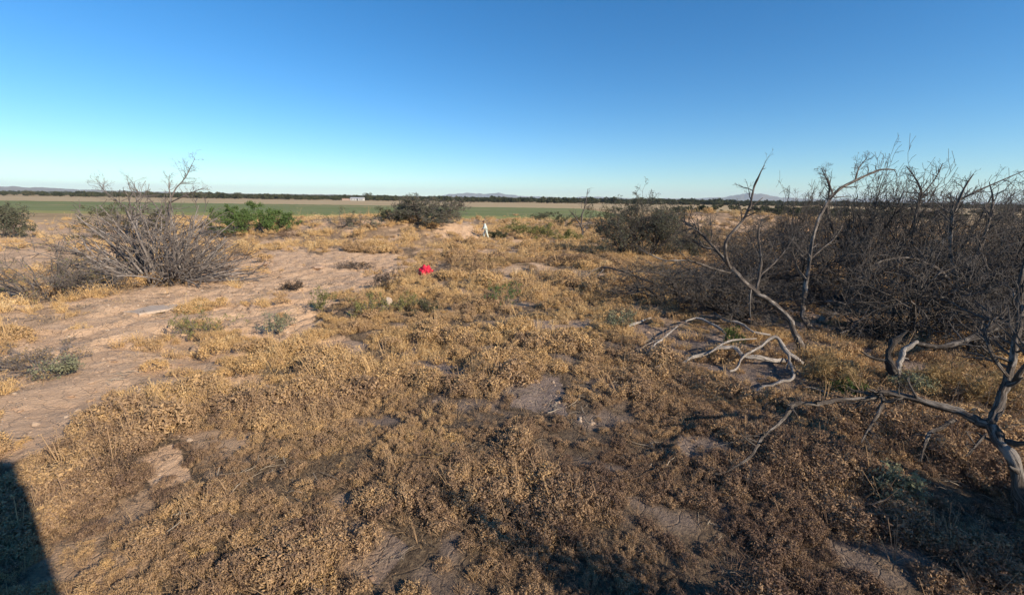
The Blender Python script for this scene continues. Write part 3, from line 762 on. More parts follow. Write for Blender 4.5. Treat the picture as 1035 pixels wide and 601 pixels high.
# --- the big dead tree with the forked crown, right of centre
wood('dead_tree', 'leaning grey dead tree with forked bare limbs rising above the skyline', 'tree', [
    ('trunk', [(813, 360, 0), (808, 345, 0.05), (801, 330, 0.1), (790, 314, 0.2), (776, 303, 0.25), (764, 296, 0.3)], [5.2, 4.3, 4.0, 3.8, 3.6, 3.3], 0, 0),
    ('limb', [(766, 297, 0.3), (757, 290, 0.3), (747, 280, 0.3), (739, 271, 0.35)], [3.0, 2.9, 2.8, 2.6], 0, 0),
    ('limb', [(739, 271, 0.35), (724, 252, 0.5), (708, 236, 0.6), (698, 228, 0.7), (689, 222, 0.8)], [2.3, 2.0, 1.7, 1.3, 0.9], 9, 0.55),
    ('limb', [(739, 272, 0.35), (733, 255, 0.2), (735, 241, 0.1), (748, 226, 0.1), (757, 212, 0), (760, 200, -0.1), (763, 188, -0.1), (768, 176, -0.2), (773, 167, -0.2)], [2.3, 2.0, 1.9, 1.8, 1.7, 1.5, 1.3, 1.0, 0.6], 4, 0.4),
    ('branch', [(757, 212, 0), (763, 206, 0.05), (771, 200, 0.1)], [1.1, 0.9, 0.5], 0, 0),
    ('branch', [(738, 276, 0.3), (721, 271, 0.1), (697, 264, 0.0), (680, 263, -0.1), (668, 262, -0.1), (650, 254, -0.2)], [1.5, 1.5, 1.4, 1.3, 1.1, 0.8], 6, 0.4),
    ('limb', [(764, 296, 0.3), (768, 276, 0.4), (769, 258, 0.5), (766, 236, 0.6), (770, 222, 0.7)], [2.0, 1.7, 1.5, 1.2, 0.7], 8, 0.5),
    ('branch', [(768, 279, 0.4), (780, 268, 0.5), (790, 258, 0.6), (801, 242, 0.7)], [1.4, 1.2, 1.1, 0.6], 6, 0.4),
    ('branch', [(724, 252, 0.5), (712, 250, 0.6), (700, 244, 0.8), (690, 244, 0.9)], [1.1, 1.0, 0.8, 0.5], 6, 0.4),
    ('branch', [(759, 291, 0.3), (758, 305, 0.2), (759, 322, 0.1)], [1.3, 1.0, 0.6], 0, 0),
], 1, M_LIMB)
# --- the arched stem
wood('dead_tree', 'tall dead stem that bows to the right in a smooth arch', 'tree', [
    ('trunk', [(822, 334, 0), (815, 326, 0), (811, 319, 0), (812, 305, 0), (815, 290, 0), (820, 250, 0.1), (829, 220, 0.2), (845, 194, 0.3), (864, 183, 0.4), (880, 175, 0.5), (893, 171, 0.55), (905, 172, 0.6)], [3.6, 3.4, 3.0, 2.8, 2.7, 2.4, 2.1, 1.9, 1.6, 1.4, 1.1, 0.7], 7, 0.5),
    ('branch', [(819, 262, 0.1), (830, 252, 0.2), (842, 243, 0.3), (852, 228, 0.3)], [1.4, 1.2, 1.0, 0.5], 8, 0.5),
    ('branch', [(816, 284, 0), (806, 270, 0.1), (801, 252, 0.2), (803, 232, 0.2)], [1.3, 1.1, 0.9, 0.5], 8, 0.5),
    ('branch', [(842, 197, 0.3), (838, 184, 0.3), (833, 172, 0.3)], [1.0, 0.8, 0.4], 6, 0.4),
    ('branch', [(864, 183, 0.4), (868, 170, 0.45), (876, 160, 0.5)], [0.9, 0.7, 0.4], 6, 0.35),
], 2, M_LIMB)
# --- low tree at the right edge, its bough reaching far left along the ground
wood('dead_tree', 'gnarled dead tree at the right edge with a long bough reaching left', 'tree', [
    ('trunk', [(1034, 524, 0), (1030, 500, 0), (1022, 464, 0.1), (1013, 446, 0.2), (1003, 430, 0.3)], [9.0, 8.0, 7.2, 6.6, 6.4], 0, 0),
    ('limb', [(1003, 430, 0.3), (988, 423, 0.4), (969, 417, 0.5), (943, 409, 0.6), (918, 401, 0.7), (893, 397, 0.8), (880, 402, 0.8), (850, 404, 0.8), (826, 407, 0.75), (803, 409, 0.7), (797, 415, 0.68)], [6.0, 5.6, 5.0, 4.3, 3.8, 3.6, 3.0, 2.7, 2.5, 2.4, 2.2], 10, 0.35),
    ('branch', [(800, 410, 0.7), (790, 425, 0.55), (771, 442, 0.3), (764, 452, 0.15), (757, 462, 0.0), (735, 476, -0.3)], [2.6, 2.5, 2.3, 2.0, 1.6, 0.9], 5, 0.3),
    ('branch', [(775, 437, 0.35), (760, 441, 0.35), (742, 446, 0.3), (706, 455, 0.2)], [1.0, 0.9, 0.8, 0.4], 4, 0.25),
    ('branch', [(892, 400, 0.8), (888, 418, 0.6), (879, 432, 0.45), (870, 447, 0.25)], [2.2, 1.8, 1.6, 0.8], 4, 0.25),
    ('branch', [(965, 424, 0.5), (952, 432, 0.4), (940, 438, 0.3), (935, 450, 0.2), (931, 466, 0.05)], [2.4, 2.2, 2.0, 1.6, 0.8], 3, 0.25),
    ('branch', [(997, 438, 0.2), (986, 450, 0.1), (976, 461, 0)], [2.0, 1.5, 0.8], 2, 0.2),
    ('limb', [(1001, 428, 0.3), (1012, 408, 0.4), (1019, 386, 0.5), (1024, 356, 0.6), (1030, 330, 0.7), (1033, 287, 0.8), (1040, 240, 1.0), (1046, 200, 1.2)], [6.2, 5.6, 4.8, 3.9, 3.5, 3.0, 2.2, 1.0], 18, 0.7),
    ('branch', [(1021, 382, 0.5), (1008, 367, 0.5), (1000, 352, 0.5), (996, 336, 0.55), (1002, 326, 0.6), (1016, 313, 0.7)], [2.4, 2.3, 2.0, 1.8, 1.6, 0.8], 8, 0.4),
    ('branch', [(1020, 390, 0.5), (1034, 372, 0.3), (1050, 350, 0.2), (1075, 330, 0)], [3.2, 2.8, 2.4, 1.4], 12, 0.6),
    ('branch', [(1002, 361, 0.5), (1006, 366, 0.5), (1012, 372, 0.5)], [1.6, 1.6, 1.2], 0, 0),
    ('branch', [(1014, 446, 0.2), (1030, 447, 0.1), (1055, 440, 0.0), (1090, 420, -0.1)], [4.0, 3.4, 2.8, 1.6], 8, 0.5),
], 3, M_LIMB, thick=0.74)
# --- broken pale stump with the fallen trunk behind it
wood('broken_stump', 'split dead stump with pale broken wood in golden grass', 'stump', [
    ('trunk', [(904, 388, 0), (899, 372, 0.02), (898, 358, 0.05), (902, 346, 0.08), (909, 340, 0.1), (917, 335, 0.12)], [6.5, 5.4, 4.6, 4.0, 3.0, 1.4], 0, 0),
    ('limb', [(905, 386, 0), (908, 372, 0.0), (912, 360, 0.0), (918, 351, 0.0), (927, 345, 0.0)], [4.4, 3.8, 3.6, 3.4, 2.4], 0, 0),
], 4, {'trunk': M_LIMBD, 'limb': M_LIMBW})
wood('fallen_log', 'dark fallen trunk lying behind the split stump towards the right edge', 'log', [
    ('trunk', [(924, 347, 0.1), (942, 349, 0.2), (960, 348, 0.3), (991, 338, 0.5), (1021, 325, 0.7), (1050, 314, 0.8)], [3.4, 4.6, 5.0, 5.2, 5.4, 5.6], 8, 0.6),
    ('branch', [(985, 338, 0.5), (1001, 331, 0.4), (1012, 322, 0.4), (1019, 313, 0.5)], [2.6, 2.4, 1.8, 0.9], 5, 0.4),
    ('branch', [(1005, 330, 0.6), (997, 318, 0.7), (990, 309, 0.8)], [2.2, 1.5, 0.8], 5, 0.4),
], 5, M_LIMBD, base=(G(904, 388)[0], G(904, 388)[1] + 0.35))
# --- bleached boughs lying in front of the leaning tree
LY = 'bleached boughs on the ground'
fallen('fallen_bough', 'long bleached bough lying in the grass, lowest of the pale pile', 'branch', [(662, 371), (681, 365), (708, 358), (729, 351), (741, 352), (753, 360), (772, 363), (792, 364)], [1.0, 2.0, 2.5, 2.8, 2.9, 2.9, 3.2, 3.4], 11, M_LIMBW, LY, [.02, .05, .10, .18, .18, .12, .08, .04],
       [([(716, 357), (728, 349), (741, 344), (764, 342)], [1.2, 1.6, 1.7, 1.0], [.12, .2, .28, .25]), ([(700, 360), (690, 367), (676, 372)], [1.6, 1.2, 0.6], [.1, .05, .02])])
fallen('fallen_bough', 'crooked bleached bough arching from the trunk foot down to the left', 'branch', [(737, 375), (745, 372), (751, 360), (766, 351), (777, 343), (788, 343), (796, 356), (810, 366)], [1.6, 1.8, 1.8, 1.9, 2.0, 2.2, 2.6, 2.6], 12, M_LIMBW, LY, [.03, .05, .16, .28, .36, .36, .2, .04],
       [([(796, 354), (798, 364), (795, 374)], [1.8, 1.6, 1.0], [.2, .12, .04])])
fallen('fallen_bough', 'pale bent bough behind the bleached pile', 'branch', [(721, 315), (734, 324), (748, 327), (761, 335), (778, 339)], [0.9, 1.5, 1.7, 1.7, 1.3], 13, M_LIMBW, LY, [.1, .12, .12, .1, .05])
fallen('fallen_bough', 'short pale hooked bough left of the leaning trunk', 'branch', [(693, 325), (704, 322), (718, 326), (727, 332), (735, 339)], [1.3, 1.8, 1.8, 1.6, 1.0], 14, M_LIMBW, LY, [.12, .14, .12, .08, .03])
fallen('fallen_bough', 'thin grey bough slanting down left beside the bleached pile', 'branch', [(650, 361), (660, 350), (668, 343), (686, 328)], [0.8, 1.2, 1.4, 1.1], 15, M_LIMBW, LY, [.02, .06, .1, .05], [([(668, 343), (660, 345), (650, 350)], [.9, .8, .4], [.1, .06, .02])])
fallen('fallen_bough', 'short pale stick lying beside the pale sage plant', 'branch', [(631, 331), (642, 327), (658, 321)], [1.2, 1.7, 1.0], 16, M_LIMBW, LY)
fallen('fallen_bough', 'pale bough at the foot of the leaning trunk, nearest the camera', 'branch', [(761, 397), (772, 391), (782, 387), (801, 382), (800, 372), (797, 364)], [0.8, 1.4, 1.7, 1.9, 2.2, 1.6], 17, M_LIMBW, LY, [.02, .04, .06, .08, .1, .14])
fallen('fallen_bough', 'thin pale stick lying right of the leaning trunk in golden grass', 'branch', [(812, 391), (825, 393), (838, 398), (848, 404)], [0.7, 1.0, 1.0, .5], 18, M_LIMBW, LY)
fallen('stub', 'small pale broken stub standing in the brown grass', 'stump', [(651, 388), (648, 381), (645, 375)], [2.4, 1.8, 0.8], 19, M_LIMBW, None, [.01, .06, .12])
fallen('fallen_bough', 'thin arched grey bough over the dark twigs left of the leaning tree', 'branch', [(590, 281), (598, 274), (607, 270), (625, 273), (649, 282), (667, 289), (684, 297)], [.6, .9, 1.0, 1.1, 1.1, .9, .5], 20, M_LIMB, LY, [.02, .25, .4, .45, .35, .2, .05], [([(612, 270), (603, 280), (597, 291)], [.8, .7, .4], [.4, .2, .02])])
fallen('fallen_bough', 'thin twisted pale sticks in the dark shade at lower right', 'branch', [(852, 511), (860, 506), (872, 508), (884, 509), (896, 505), (908, 498)], [.6, 1.2, 1.3, 1.4, 1.3, .6], 22, M_LIMB, LY, [.02, .05, .06, .05, .08, .04])
fallen('fallen_bough', 'slim grey bough lying across the right of the golden grass by the stump', 'branch', [(845, 385), (868, 391), (892, 396), (925, 402)], [.7, 1.0, 1.2, 1.2], 23, M_LIMB, LY, [.03, .1, .16, .2])

# --- bare shrubs of the thicket on the right
BT = 'bare dark shrubs of the thicket on the right'
L3 = ((6, .55, .7, 5), (6, .5, .75, 4), (4, .5, .8, 3)); L3d = ((8, .55, .7, 5), (7, .55, .8, 4), (6, .55, .8, 3)); LT = ((8, .70, .8, 6), (7, .6, .85, 5), (4, .6, .9, 3))
th = [
    ('tall bare dark shrub with fine twigs, tallest above the skyline', 866, 300, 147, 818, 925, 40, 10, (0.05, 0.85), LT, 0.040, (-0.05, 0), .02),
    ('bare dark shrub with open forked twigs right of the tallest one', 922, 306, 168, 880, 985, 41, 8, (0.1, 0.9), LT, 0.036, (0.2, 0), .0),
    ('bare dark shrub leaning right towards the picture edge', 968, 312, 170, 905, 1070, 42, 12, (0.2, 1.0), LT, 0.036, (0.5, 0), -.05),
    ('sprawling bare dark shrub behind the leaning tree', 770, 290, 214, 690, 840, 43, 14, (0.5, 1.3), LT, 0.03, (0, 0), .0),
    ('low matted dark shrub left of the leaning tree', 700, 306, 252, 612, 775, 44, 15, (0.8, 1.4), LT, 0.028, (0, 0), -.02),
    ('broad tangled dark shrub behind the split stump', 905, 335, 232, 830, 1000, 45, 13, (0.3, 1.3), LT, 0.032, (0, 0), -.05),
    ('dense dark shrub at the right edge above the fallen trunk', 1030, 330, 196, 960, 1110, 46, 12, (0.2, 1.2), LT, 0.036, (0.2, 0), -.05),
    ('slender grey shrub with thin upright twigs between the two dead trees', 800, 285, 178, 782, 850, 47, 6, (0.05, 0.5), LT, 0.02, (0, 0), .08),
    ('dark shrub far back in the thicket under the arched stem', 850, 262, 192, 800, 925, 48, 12, (0.2, 1.1), LT, 0.04, (0, 0), .03),
    ('dark shrub far back in the thicket near the right edge', 985, 272, 185, 925, 1060, 49, 12, (0.3, 1.2), LT, 0.04, (0.2, 0), .03),
    ('low dark brush heap between the leaning tree and the mesquite', 735, 262, 222, 690, 800, 50, 11, (0.6, 1.4), LT, 0.03, (0, 0), .0),
    ('low dark brush below the dense right edge shrub', 965, 350, 285, 905, 1050, 51, 12, (0.6, 1.4), LT, 0.026, (0, 0), .0),
    ('dark tangled brush in the middle of the thicket behind the arched stem', 840, 305, 225, 770, 915, 52, 14, (0.5, 1.4), LT, 0.03, (0, 0), .0),
    ('dark tangled brush filling the thicket below the leaning shrub', 955, 322, 222, 880, 1045, 53, 12, (0.3, 1.35), LT, 0.032, (0.2, 0), -.05),
    ('dark brush at the back of the thicket behind the tallest shrub', 900, 266, 196, 850, 960, 54, 12, (0.3, 1.2), LT, 0.04, (0, 0), .02),
    ('dark brush low against the right edge in front of the back shrubs', 1025, 292, 200, 960, 1100, 55, 13, (0.3, 1.3), LT, 0.04, (0.2, 0), .0),
    ('matted dark brush in the shade between the low mat and the leaning trunk', 745, 320, 268, 680, 800, 56, 14, (0.6, 1.4), LT, 0.026, (0, 0), -.01),
    ('grey brush filling the gap between the leaning tree and the arched stem', 778, 302, 236, 722, 836, 58, 13, (0.3, 1.35), LT, 0.03, (0, 0), -.02),
    ('dark brush at the back between the mesquite and the arched stem', 770, 258, 212, 728, 822, 59, 12, (0.3, 1.35), LT, 0.034, (0, 0), .0),
    ('dark twiggy brush just right of the mesquite bush', 712, 256, 222, 672, 760, 57, 11, (0.5, 1.4), LT, 0.034, (0, 0), .0),
]
for lab, px, py, top, x0, x1, seed, ns, lean, lv, r0, sl, up in th:
    shrub('bare_shrub', lab, 'shrub', px, py, top, x0, x1, seed, ns, lean, lv, r0 * 1.7, M_TWIG, M_BARK if seed % 2 else M_CHAR, up=up, slant=sl, group=BT, wander=0.23, depth=0.8, minr=0.0056)
wood('dead_tree', 'dark forked dead tree standing inside the thicket with limbs sweeping right', 'tree', [
    ('trunk', [(862, 296, 0), (862, 280, 0), (860, 266, 0), (857, 250, 0), (856, 237, 0)], [5.5, 5.0, 4.6, 4.2, 3.0], 4, 0.6),
    ('limb', [(862, 284, 0), (880, 272, -.1), (905, 252, -.2), (933, 229, -.2), (960, 208, -.2), (986, 194, -.2), (1035, 173, -.1)], [3.6, 3.0, 2.6, 2.3, 2.0, 1.7, .8], 16, 0.7),
    ('limb', [(920, 240, -.2), (926, 216, -.1), (931, 196, 0), (925, 180, .1), (916, 168, .1)], [2.0, 1.7, 1.4, 1.0, .5], 12, 0.5),
    ('limb', [(931, 197, 0), (944, 183, .1), (953, 165, .2)], [1.1, .9, .4], 8, 0.5),
    ('limb', [(900, 300, -.5), (930, 296, -.6), (957, 286, -.6), (986, 269, -.6), (1035, 257, -.5)], [2.2, 2.6, 2.4, 2.0, 1.4], 16, 0.6),
    ('limb', [(862, 290, 0), (846, 282, -.2), (826, 284, -.4), (806, 292, -.5), (790, 305, -.6)], [2.4, 2.1, 1.8, 1.4, .7], 10, 0.5),
    ('limb', [(866, 262, 0), (884, 236, .1), (906, 222, .1), (940, 214, 0), (975, 226, -.1), (1004, 246, -.1)], [2.2, 2.0, 1.8, 1.5, 1.2, .6], 14, 0.6),
    ('limb', [(859, 262, 0), (846, 240, .2), (836, 214, .3), (838, 190, .4), (830, 170, .4)], [2.0, 1.6, 1.3, 1.0, .4], 12, 0.6)], 31, M_LIMBD)
for k, (lab, pts) in enumerate([('grey limb arching low through the thicket behind the leaning tree', [(690, 300), (716, 284), (748, 279), (782, 286), (806, 300)]), ('grey limb drooping in front of the thicket right of the arched stem', [(838, 322), (858, 306), (884, 300), (908, 306), (930, 320)]), ('pale bent limb lying at the front of the thicket by the stump', [(842, 312), (836, 305), (848, 307), (862, 309)]), ('dark limb arching above the fallen trunk near the right edge', [(940, 328), (962, 306), (990, 298), (1022, 302)])]):
    fallen('fallen_bough', lab, 'branch', pts, [1.4, 2.0, 2.1, 1.7, 1.0][:len(pts)], 32 + k, M_LIMBD if k == 3 else M_LIMB, LY, [.03, .3, .4, .35, .1][:len(pts)])
wood('dead_tree', 'grey many limbed dead tree arching low across the right of the thicket', 'tree', [
    ('trunk', [(978, 330, 0), (976, 316, 0), (972, 302, 0)], [4.2, 3.8, 3.4], 0, 0),
    ('limb', [(973, 304, 0), (952, 276, -.1), (926, 262, -.2), (896, 262, -.3), (872, 274, -.4)], [3.0, 2.6, 2.2, 1.7, .8], 14, 0.6),
    ('limb', [(973, 303, 0), (984, 268, 0), (996, 236, .1), (1004, 206, .2), (1000, 184, .2)], [3.0, 2.5, 2.0, 1.4, .5], 14, 0.7),
    ('limb', [(975, 308, 0), (1000, 284, -.1), (1024, 272, -.1), (1052, 274, -.1)], [2.8, 2.4, 2.0, 1.2], 12, 0.6),
    ('limb', [(973, 303, 0), (962, 262, .1), (962, 226, .2), (972, 196, .3), (984, 176, .3)], [2.6, 2.2, 1.8, 1.2, .5], 14, 0.6),
    ('limb', [(974, 306, 0), (946, 300, -.2), (920, 300, -.3), (898, 312, -.4)], [2.4, 2.0, 1.5, .7], 10, 0.5)], 36, M_LIMB)
# --- leafy mesquite and small dead tree beyond
shrub('mesquite_bush', 'wide olive mesquite bush with dark tangled branches right of centre', 'bush', 652, 258, 190, 598, 712, 60, 26, (0.1, 1.35), LT, 0.05, M_TWIG, M_CHAR, M_LEAF_GREYG, 20000, 0.10, 0.03, 0.25, 0.8, minr=0.007, spread=0.5)
wood('dead_tree', 'small forked dead tree left of the mesquite bush', 'tree', [
    ('trunk', [(588, 240, 0), (588, 232, 0), (587, 226, 0)], [1.6, 1.4, 1.2], 0, 0),
    ('limb', [(587, 227, 0), (583, 222, 0.1), (578, 215, .2)], [1.0, .8, .4], 7, 0.9),
    ('limb', [(588, 227, 0), (588, 219, 0.1), (591, 209, .2), (593, 200, .2), (594, 191, .2)], [1.1, 1.0, .8, .6, .3], 9, 0.9),
    ('limb', [(589, 231, 0), (594, 226, 0.2), (598, 217, .3)], [.8, .6, .3], 5, 0.8)], 61, M_BARK)
# --- shrubs on the mounds and round the middle distance
shrub('grey_green_bush', 'big grey green bush crowning the mound, tallest on its skyline', 'bush', 432, 224, 196, 402, 468, 62, 22, (0.2, 1.35), L3d, 0.05, M_TWIG_GREY, M_CHAR, M_LEAF_GREYG, 13000, 0.12, 0.03, minr=0.008, spread=0.5)
shrub('grey_bush', 'low dark bush left of the big one on the mound', 'bush', 399, 224, 209, 384, 418, 63, 10, (0.3, 1.3), L3, 0.04, M_TWIG_BROWN, M_CHAR, M_LEAF_OLIVE, 3500, 0.12)
shrub('grey_bush', 'grey twiggy bush on the mound below the white building', 'bush', 345, 229, 208, 322, 362, 64, 10, (0.2, 1.3), L3, 0.04, M_TWIG_GREY, M_BARK, M_LEAF_OLIVE, 900, 0.10)
shrub('grey_bush', 'pale grey bush on the mound beside the twiggy one', 'bush', 369, 231, 214, 354, 386, 65, 10, (0.3, 1.3), L3, 0.04, M_TWIG_GREY, M_BARK, M_LEAF_SAGE, 900, 0.09)
shrub('green_bush', 'bright leafy green bush right of the dead brush', 'bush', 256, 233, 205, 216, 294, 66, 26, (0.1, 1.4), L3, 0.05, M_TWIG_BROWN, M_BARK, M_LEAF_BRIGHT, 24000, 0.15, spread=0.8)
shrub('olive_bush', 'dark green bush half hidden behind the brush heap', 'bush', 143, 238, 203, 104, 184, 68, 16, (0.2, 1.3), L3, 0.04, M_TWIG_BROWN, M_BARK, M_LEAF_OLIVE, 7000, 0.13, spread=0.6)
shrub('green_bush', 'soft grey green bush at the left picture edge', 'bush', 4, 240, 204, -25, 26, 67, 12, (0.2, 1.1), L3, 0.04, M_TWIG_BROWN, M_BARK, M_LEAF_GREYG, 7000, 0.15)
mids = [('olive bush behind the person to the right, nearest him', 525, 238, 222, 505, 545, 70, M_LEAF_YELLOW), ('low olive bush in front of the green field, right of the person', 552, 241, 226, 536, 570, 71, M_LEAF_YELLOW),
        ('dark green bush beside the small dead tree', 566, 229, 214, 548, 588, 72, M_LEAF_OLIVE), ('dark bush between the dead tree and the mesquite', 606, 232, 206, 594, 625, 73, M_LEAF_OLIVE), ('low dark bush just right of the person', 503, 240, 232, 496, 514, 74, M_LEAF_OLIVE),
        ('small olive bush at the foot of the dead tree', 573, 243, 232, 560, 586, 75, M_LEAF_YELLOW), ('low green bush at the edge of the green field', 545, 222, 213, 528, 560, 76, M_LEAF_OLIVE)]
for lab, px, py, top, x0, x1, seed, lm in mids:
    shrub('olive_bush', lab, 'bush', px, py, top, x0, x1, seed, 9, (0.2, 1.2), ((5, .5, .7, 4), (5, .5, .8, 3)), 0.03, M_TWIG_BROWN, M_CHAR, lm, 3200, 0.12, group='low bushes round the person')
dry = [('pale golden tussock in front of the mesquite bush', 605, 252, 235, 578, 630, 80, M_STRAW), ('golden dry grass clump below the person', 500, 268, 259, 470, 535, 81, M_STRAW), ('reddish dry clump behind the red bundle', 468, 268, 260, 448, 486, 82, M_RUST),
       ('rusty dry bush on the left flank of the mound', 292, 240, 230, 278, 306, 83, M_RUST), ('golden dry clump at the right of the split stump', 975, 400, 362, 935, 1010, 84, M_STRAW), ('golden grass clump left of the split stump', 842, 388, 360, 815, 875, 85, M_STRAW)]
for lab, px, py, top, x0, x1, seed, lm in dry:
    shrub('dry_clump', lab, 'dry plant', px, py, top, x0, x1, seed, 26, (0.1, 1.1), ((6, .5, .5, 4), (4, .5, .6, 3)), 0.008, lm, lm, lm, 1800, 0.07, up=0.04, group='dry tussocks', aspect=0.2, spread=0.5)
# --- dead brush heap on the left: sticks fanning out of one foot
e = shrub('dead_brush', 'heap of grey dead sticks fanning out of the ground on the left', 'dead shrub', 165, 284, 186, 84, 240, 90, 130, (0.0, 1.45), ((4, .45, .8, 5), (3, .5, .8, 4)), 0.050, M_TWIG_GREY, M_STICK, up=-0.02, wander=0.15, spread=0.25, depth=0.7, minr=0.010)
wood('dead_tree', 'thin dead tree standing up out of the grey brush heap', 'tree', [
    ('trunk', [(168, 282, 0.3), (167, 262, 0.3), (166, 240, .3), (170, 215, .3), (173, 200, .3)], [2.4, 2.2, 1.9, 1.6, 1.3], 12, 0.9),
    ('limb', [(173, 200, .3), (178, 190, .3), (186, 181, .3), (191, 172, .3), (197, 160, .3)], [1.2, 1.0, .8, .6, .3], 14, 0.7),
    ('limb', [(173, 200, .3), (171, 190, .3), (171, 176, .3)], [.9, .7, .3], 7, 0.5),
    ('limb', [(170, 216, .3), (150, 222, .1), (126, 222, 0), (110, 226, 0)], [1.3, 1.1, .9, .4], 9, 0.7),
    ('limb', [(167, 245, .3), (185, 235, .1), (205, 228, 0), (220, 221, 0)], [1.3, 1.1, .9, .4], 9, 0.7),
    ('limb', [(169, 225, .3), (155, 205, .5), (140, 194, .6), (133, 183, .7)], [1.2, .9, .7, .3], 12, 0.7),
    ('limb', [(166, 240, .3), (135, 215, .7), (108, 195, .9), (98, 183, 1)], [1.2, .9, .7, .3], 12, 0.8),
    ('limb', [(172, 205, .3), (190, 196, .1), (206, 190, 0)], [.9, .7, .3], 8, 0.6)], 91, M_TWIG_GREY, M_TWIG_GREY, thick=0.55)
shrub('grey_shrub', 'sprawling grey shrub at the left edge beside the brush heap', 'shrub', 45, 298, 226, -30, 112, 92, 36, (0.4, 1.45), L3, 0.03, M_TWIG_GREY, M_TWIG_GREY, M_LEAF_YELLOW, 1500, 0.05, up=0.0)
shrub('grey_shrub', 'low grey twig mat in front of the brush heap', 'shrub', 100, 292, 268, 55, 135, 93, 16, (0.8, 1.5), L3, 0.02, M_TWIG_GREY, M_TWIG_GREY, up=0.0)
shrub('grey_shrub', 'fine dry grey shrub at the right flank of the brush heap', 'shrub', 222, 276, 240, 192, 254, 94, 14, (0.5, 1.4), L3, 0.02, M_TWIG_BROWN, M_TWIG_BROWN, up=0.0)
shrub('grey_shrub', 'straw coloured low shrub on the bare dirt at the left edge', 'shrub', 40, 372, 342, -10, 88, 95, 18, (0.7, 1.5), L3, 0.014, M_TWIG_GREY, M_TWIG_GREY, M_STRAW, 900, 0.04, up=0.0)
# --- small green plants dotted over the open ground
SG = 'small green plants on the open ground'
sm = [('yellowish green plant on the left edge of the dry grass', 205, 342, 316, 180, 230, M_LEAF_YELLOW), ('pale sage plant on bare dirt right of the yellowish one', 281, 337, 319, 270, 292, M_LEAF_SAGE), ('small upright green plant in the middle of the bare dirt', 324, 314, 294, 314, 333, M_LEAF_YELLOW),
      ('round green plant, left of the pair below the red bundle', 374, 320, 300, 360, 388, M_LEAF_YELLOW), ('round green plant, right of the pair below the red bundle', 411, 313, 298, 399, 424, M_LEAF_YELLOW), ('fresh green bushy plant in the centre of the grass', 507, 310, 287, 494, 522, M_LEAF_BRIGHT),
      ('pale blue green plant beside the short stick', 626, 333, 316, 616, 636, M_LEAF_SAGE), ('small dull green plant just right of the green pair', 433, 318, 305, 424, 442, M_LEAF_OLIVE), ('pale green plant at the foot of the split stump', 922, 398, 378, 908, 940, M_LEAF_SAGE),
      ('small green sprig among the bleached boughs', 737, 349, 334, 729, 746, M_LEAF_GREEN), ('grey green sprig left of the split stump', 858, 402, 388, 848, 870, M_LEAF_GREEN), ('grey green tuft in the dark shade at lower right', 905, 500, 474, 885, 930, M_LEAF_SAGE), ('small blue green plant on the left dirt', 62, 380, 362, 46, 80, M_LEAF_SAGE)]
for k, (lab, px, py, top, x0, x1, lm) in enumerate(sm):
    shrub('green_plant', lab, 'plant', px, py, top - 5, x0 - 3, x1 + 3, 110 + k, 12, (0.05, 1.0), ((4, .5, .6, 4), (3, .5, .7, 3)), 0.008, M_TWIG_GREY, M_TWIG_GREY, lm, 1100, 0.045, up=0.05, group=SG, minr=0.0018)
dk = [('charred dark clump left of the red bundle', 393, 291, 269, 376, 414), ('long low dark clump behind the red bundle', 462, 272, 262, 440, 490), ('low dark clump in the grass right of centre', 572, 268, 256, 555, 588), ('small dark clump on the bare ledge', 298, 292, 282, 288, 312), ('dark matted clump on the ledge below the mound', 361, 272, 263, 340, 380)]
for k, (lab, px, py, top, x0, x1) in enumerate(dk):
    shrub('dark_clump', lab, 'dead shrub', px, py, top, x0, x1, 130 + k, 18, (0.4, 1.4), L3, 0.012, M_TWIG, M_CHAR, M_RUST, 500, 0.05, up=0.0, group='low dark dead clumps')
shrub('grey_shrub', 'grey dead shrub holding the red bundle', 'shrub', 440, 280, 263, 418, 456, 140, 14, (0.3, 1.3), L3, 0.012, M_TWIG_GREY, M_TWIG_GREY, up=0.0)
# straw wisps in the near grass
shrub('dry_wisp', 'bent pale dry stalks in the near grass', 'dry plant', 455, 462, 440, 425, 485, 141, 12, (0.9, 1.5), ((2, .5, .5, 4),), 0.004, M_STRAW, M_STRAW, up=-0.05)

# ------------------------------------------------------------------ stones, red bundle
def slab(name, label, poly, thick, mat, seed, sink=0.5):
    """a flat stone lying on the ground, outline given in the photograph"""
    rng = np.random.default_rng(seed); w = np.array([G(px, py)[0] for px, py in poly]); c = w.mean(0)
    w2 = []
    for i in range(len(w)):
        a, b = w[i], w[(i + 1) % len(w)]; w2 += [a + (b - a) * t + np.array([*rng.normal(0, 0.02, 2), 0]) for t in (0, .33, .66)]
    w = np.array(w2); m = len(w); z = c[2]
    rings = []
    for f, h in ((1.0, -0.05), (1.0, thick * 0.6), (0.95, thick * 0.92), (0.6, thick)):
        q = c + (w - c) * f; q[:, 2] = z + h + rng.normal(0, 0.004, m); rings.append(q)
    V = np.concatenate(rings + [[c + [0, 0, thick * 1.02]]]); Q, T = [], []
    for k in range(3):
        for a in range(m): Q.append([k * m + a, k * m + (a + 1) % m, (k + 1) * m + (a + 1) % m, (k + 1) * m + a])
    for a in range(m): T.append([3 * m + a, 3 * m + (a + 1) % m, 4 * m])
    o = link(name, MB().add(V, Q, T).mesh(name, mat, c, False), None, c); tag(o, label, 'stone')
M_STONE = wood_mat('pale_stone', (0.30, 0.235, 0.18), (0.45, 0.36, 0.28), (0.56, 0.47, 0.38), 6)
M_STONE2 = wood_mat('pink_stone', (0.25, 0.165, 0.115), (0.37, 0.255, 0.18), (0.46, 0.34, 0.25), 6)
slab('flat_stone', 'pale grey slab bedded in the dirt below the brush heap', [(112, 312), (140, 307), (172, 307), (196, 309), (178, 315), (140, 318)], 0.018, M_STONE, 1)
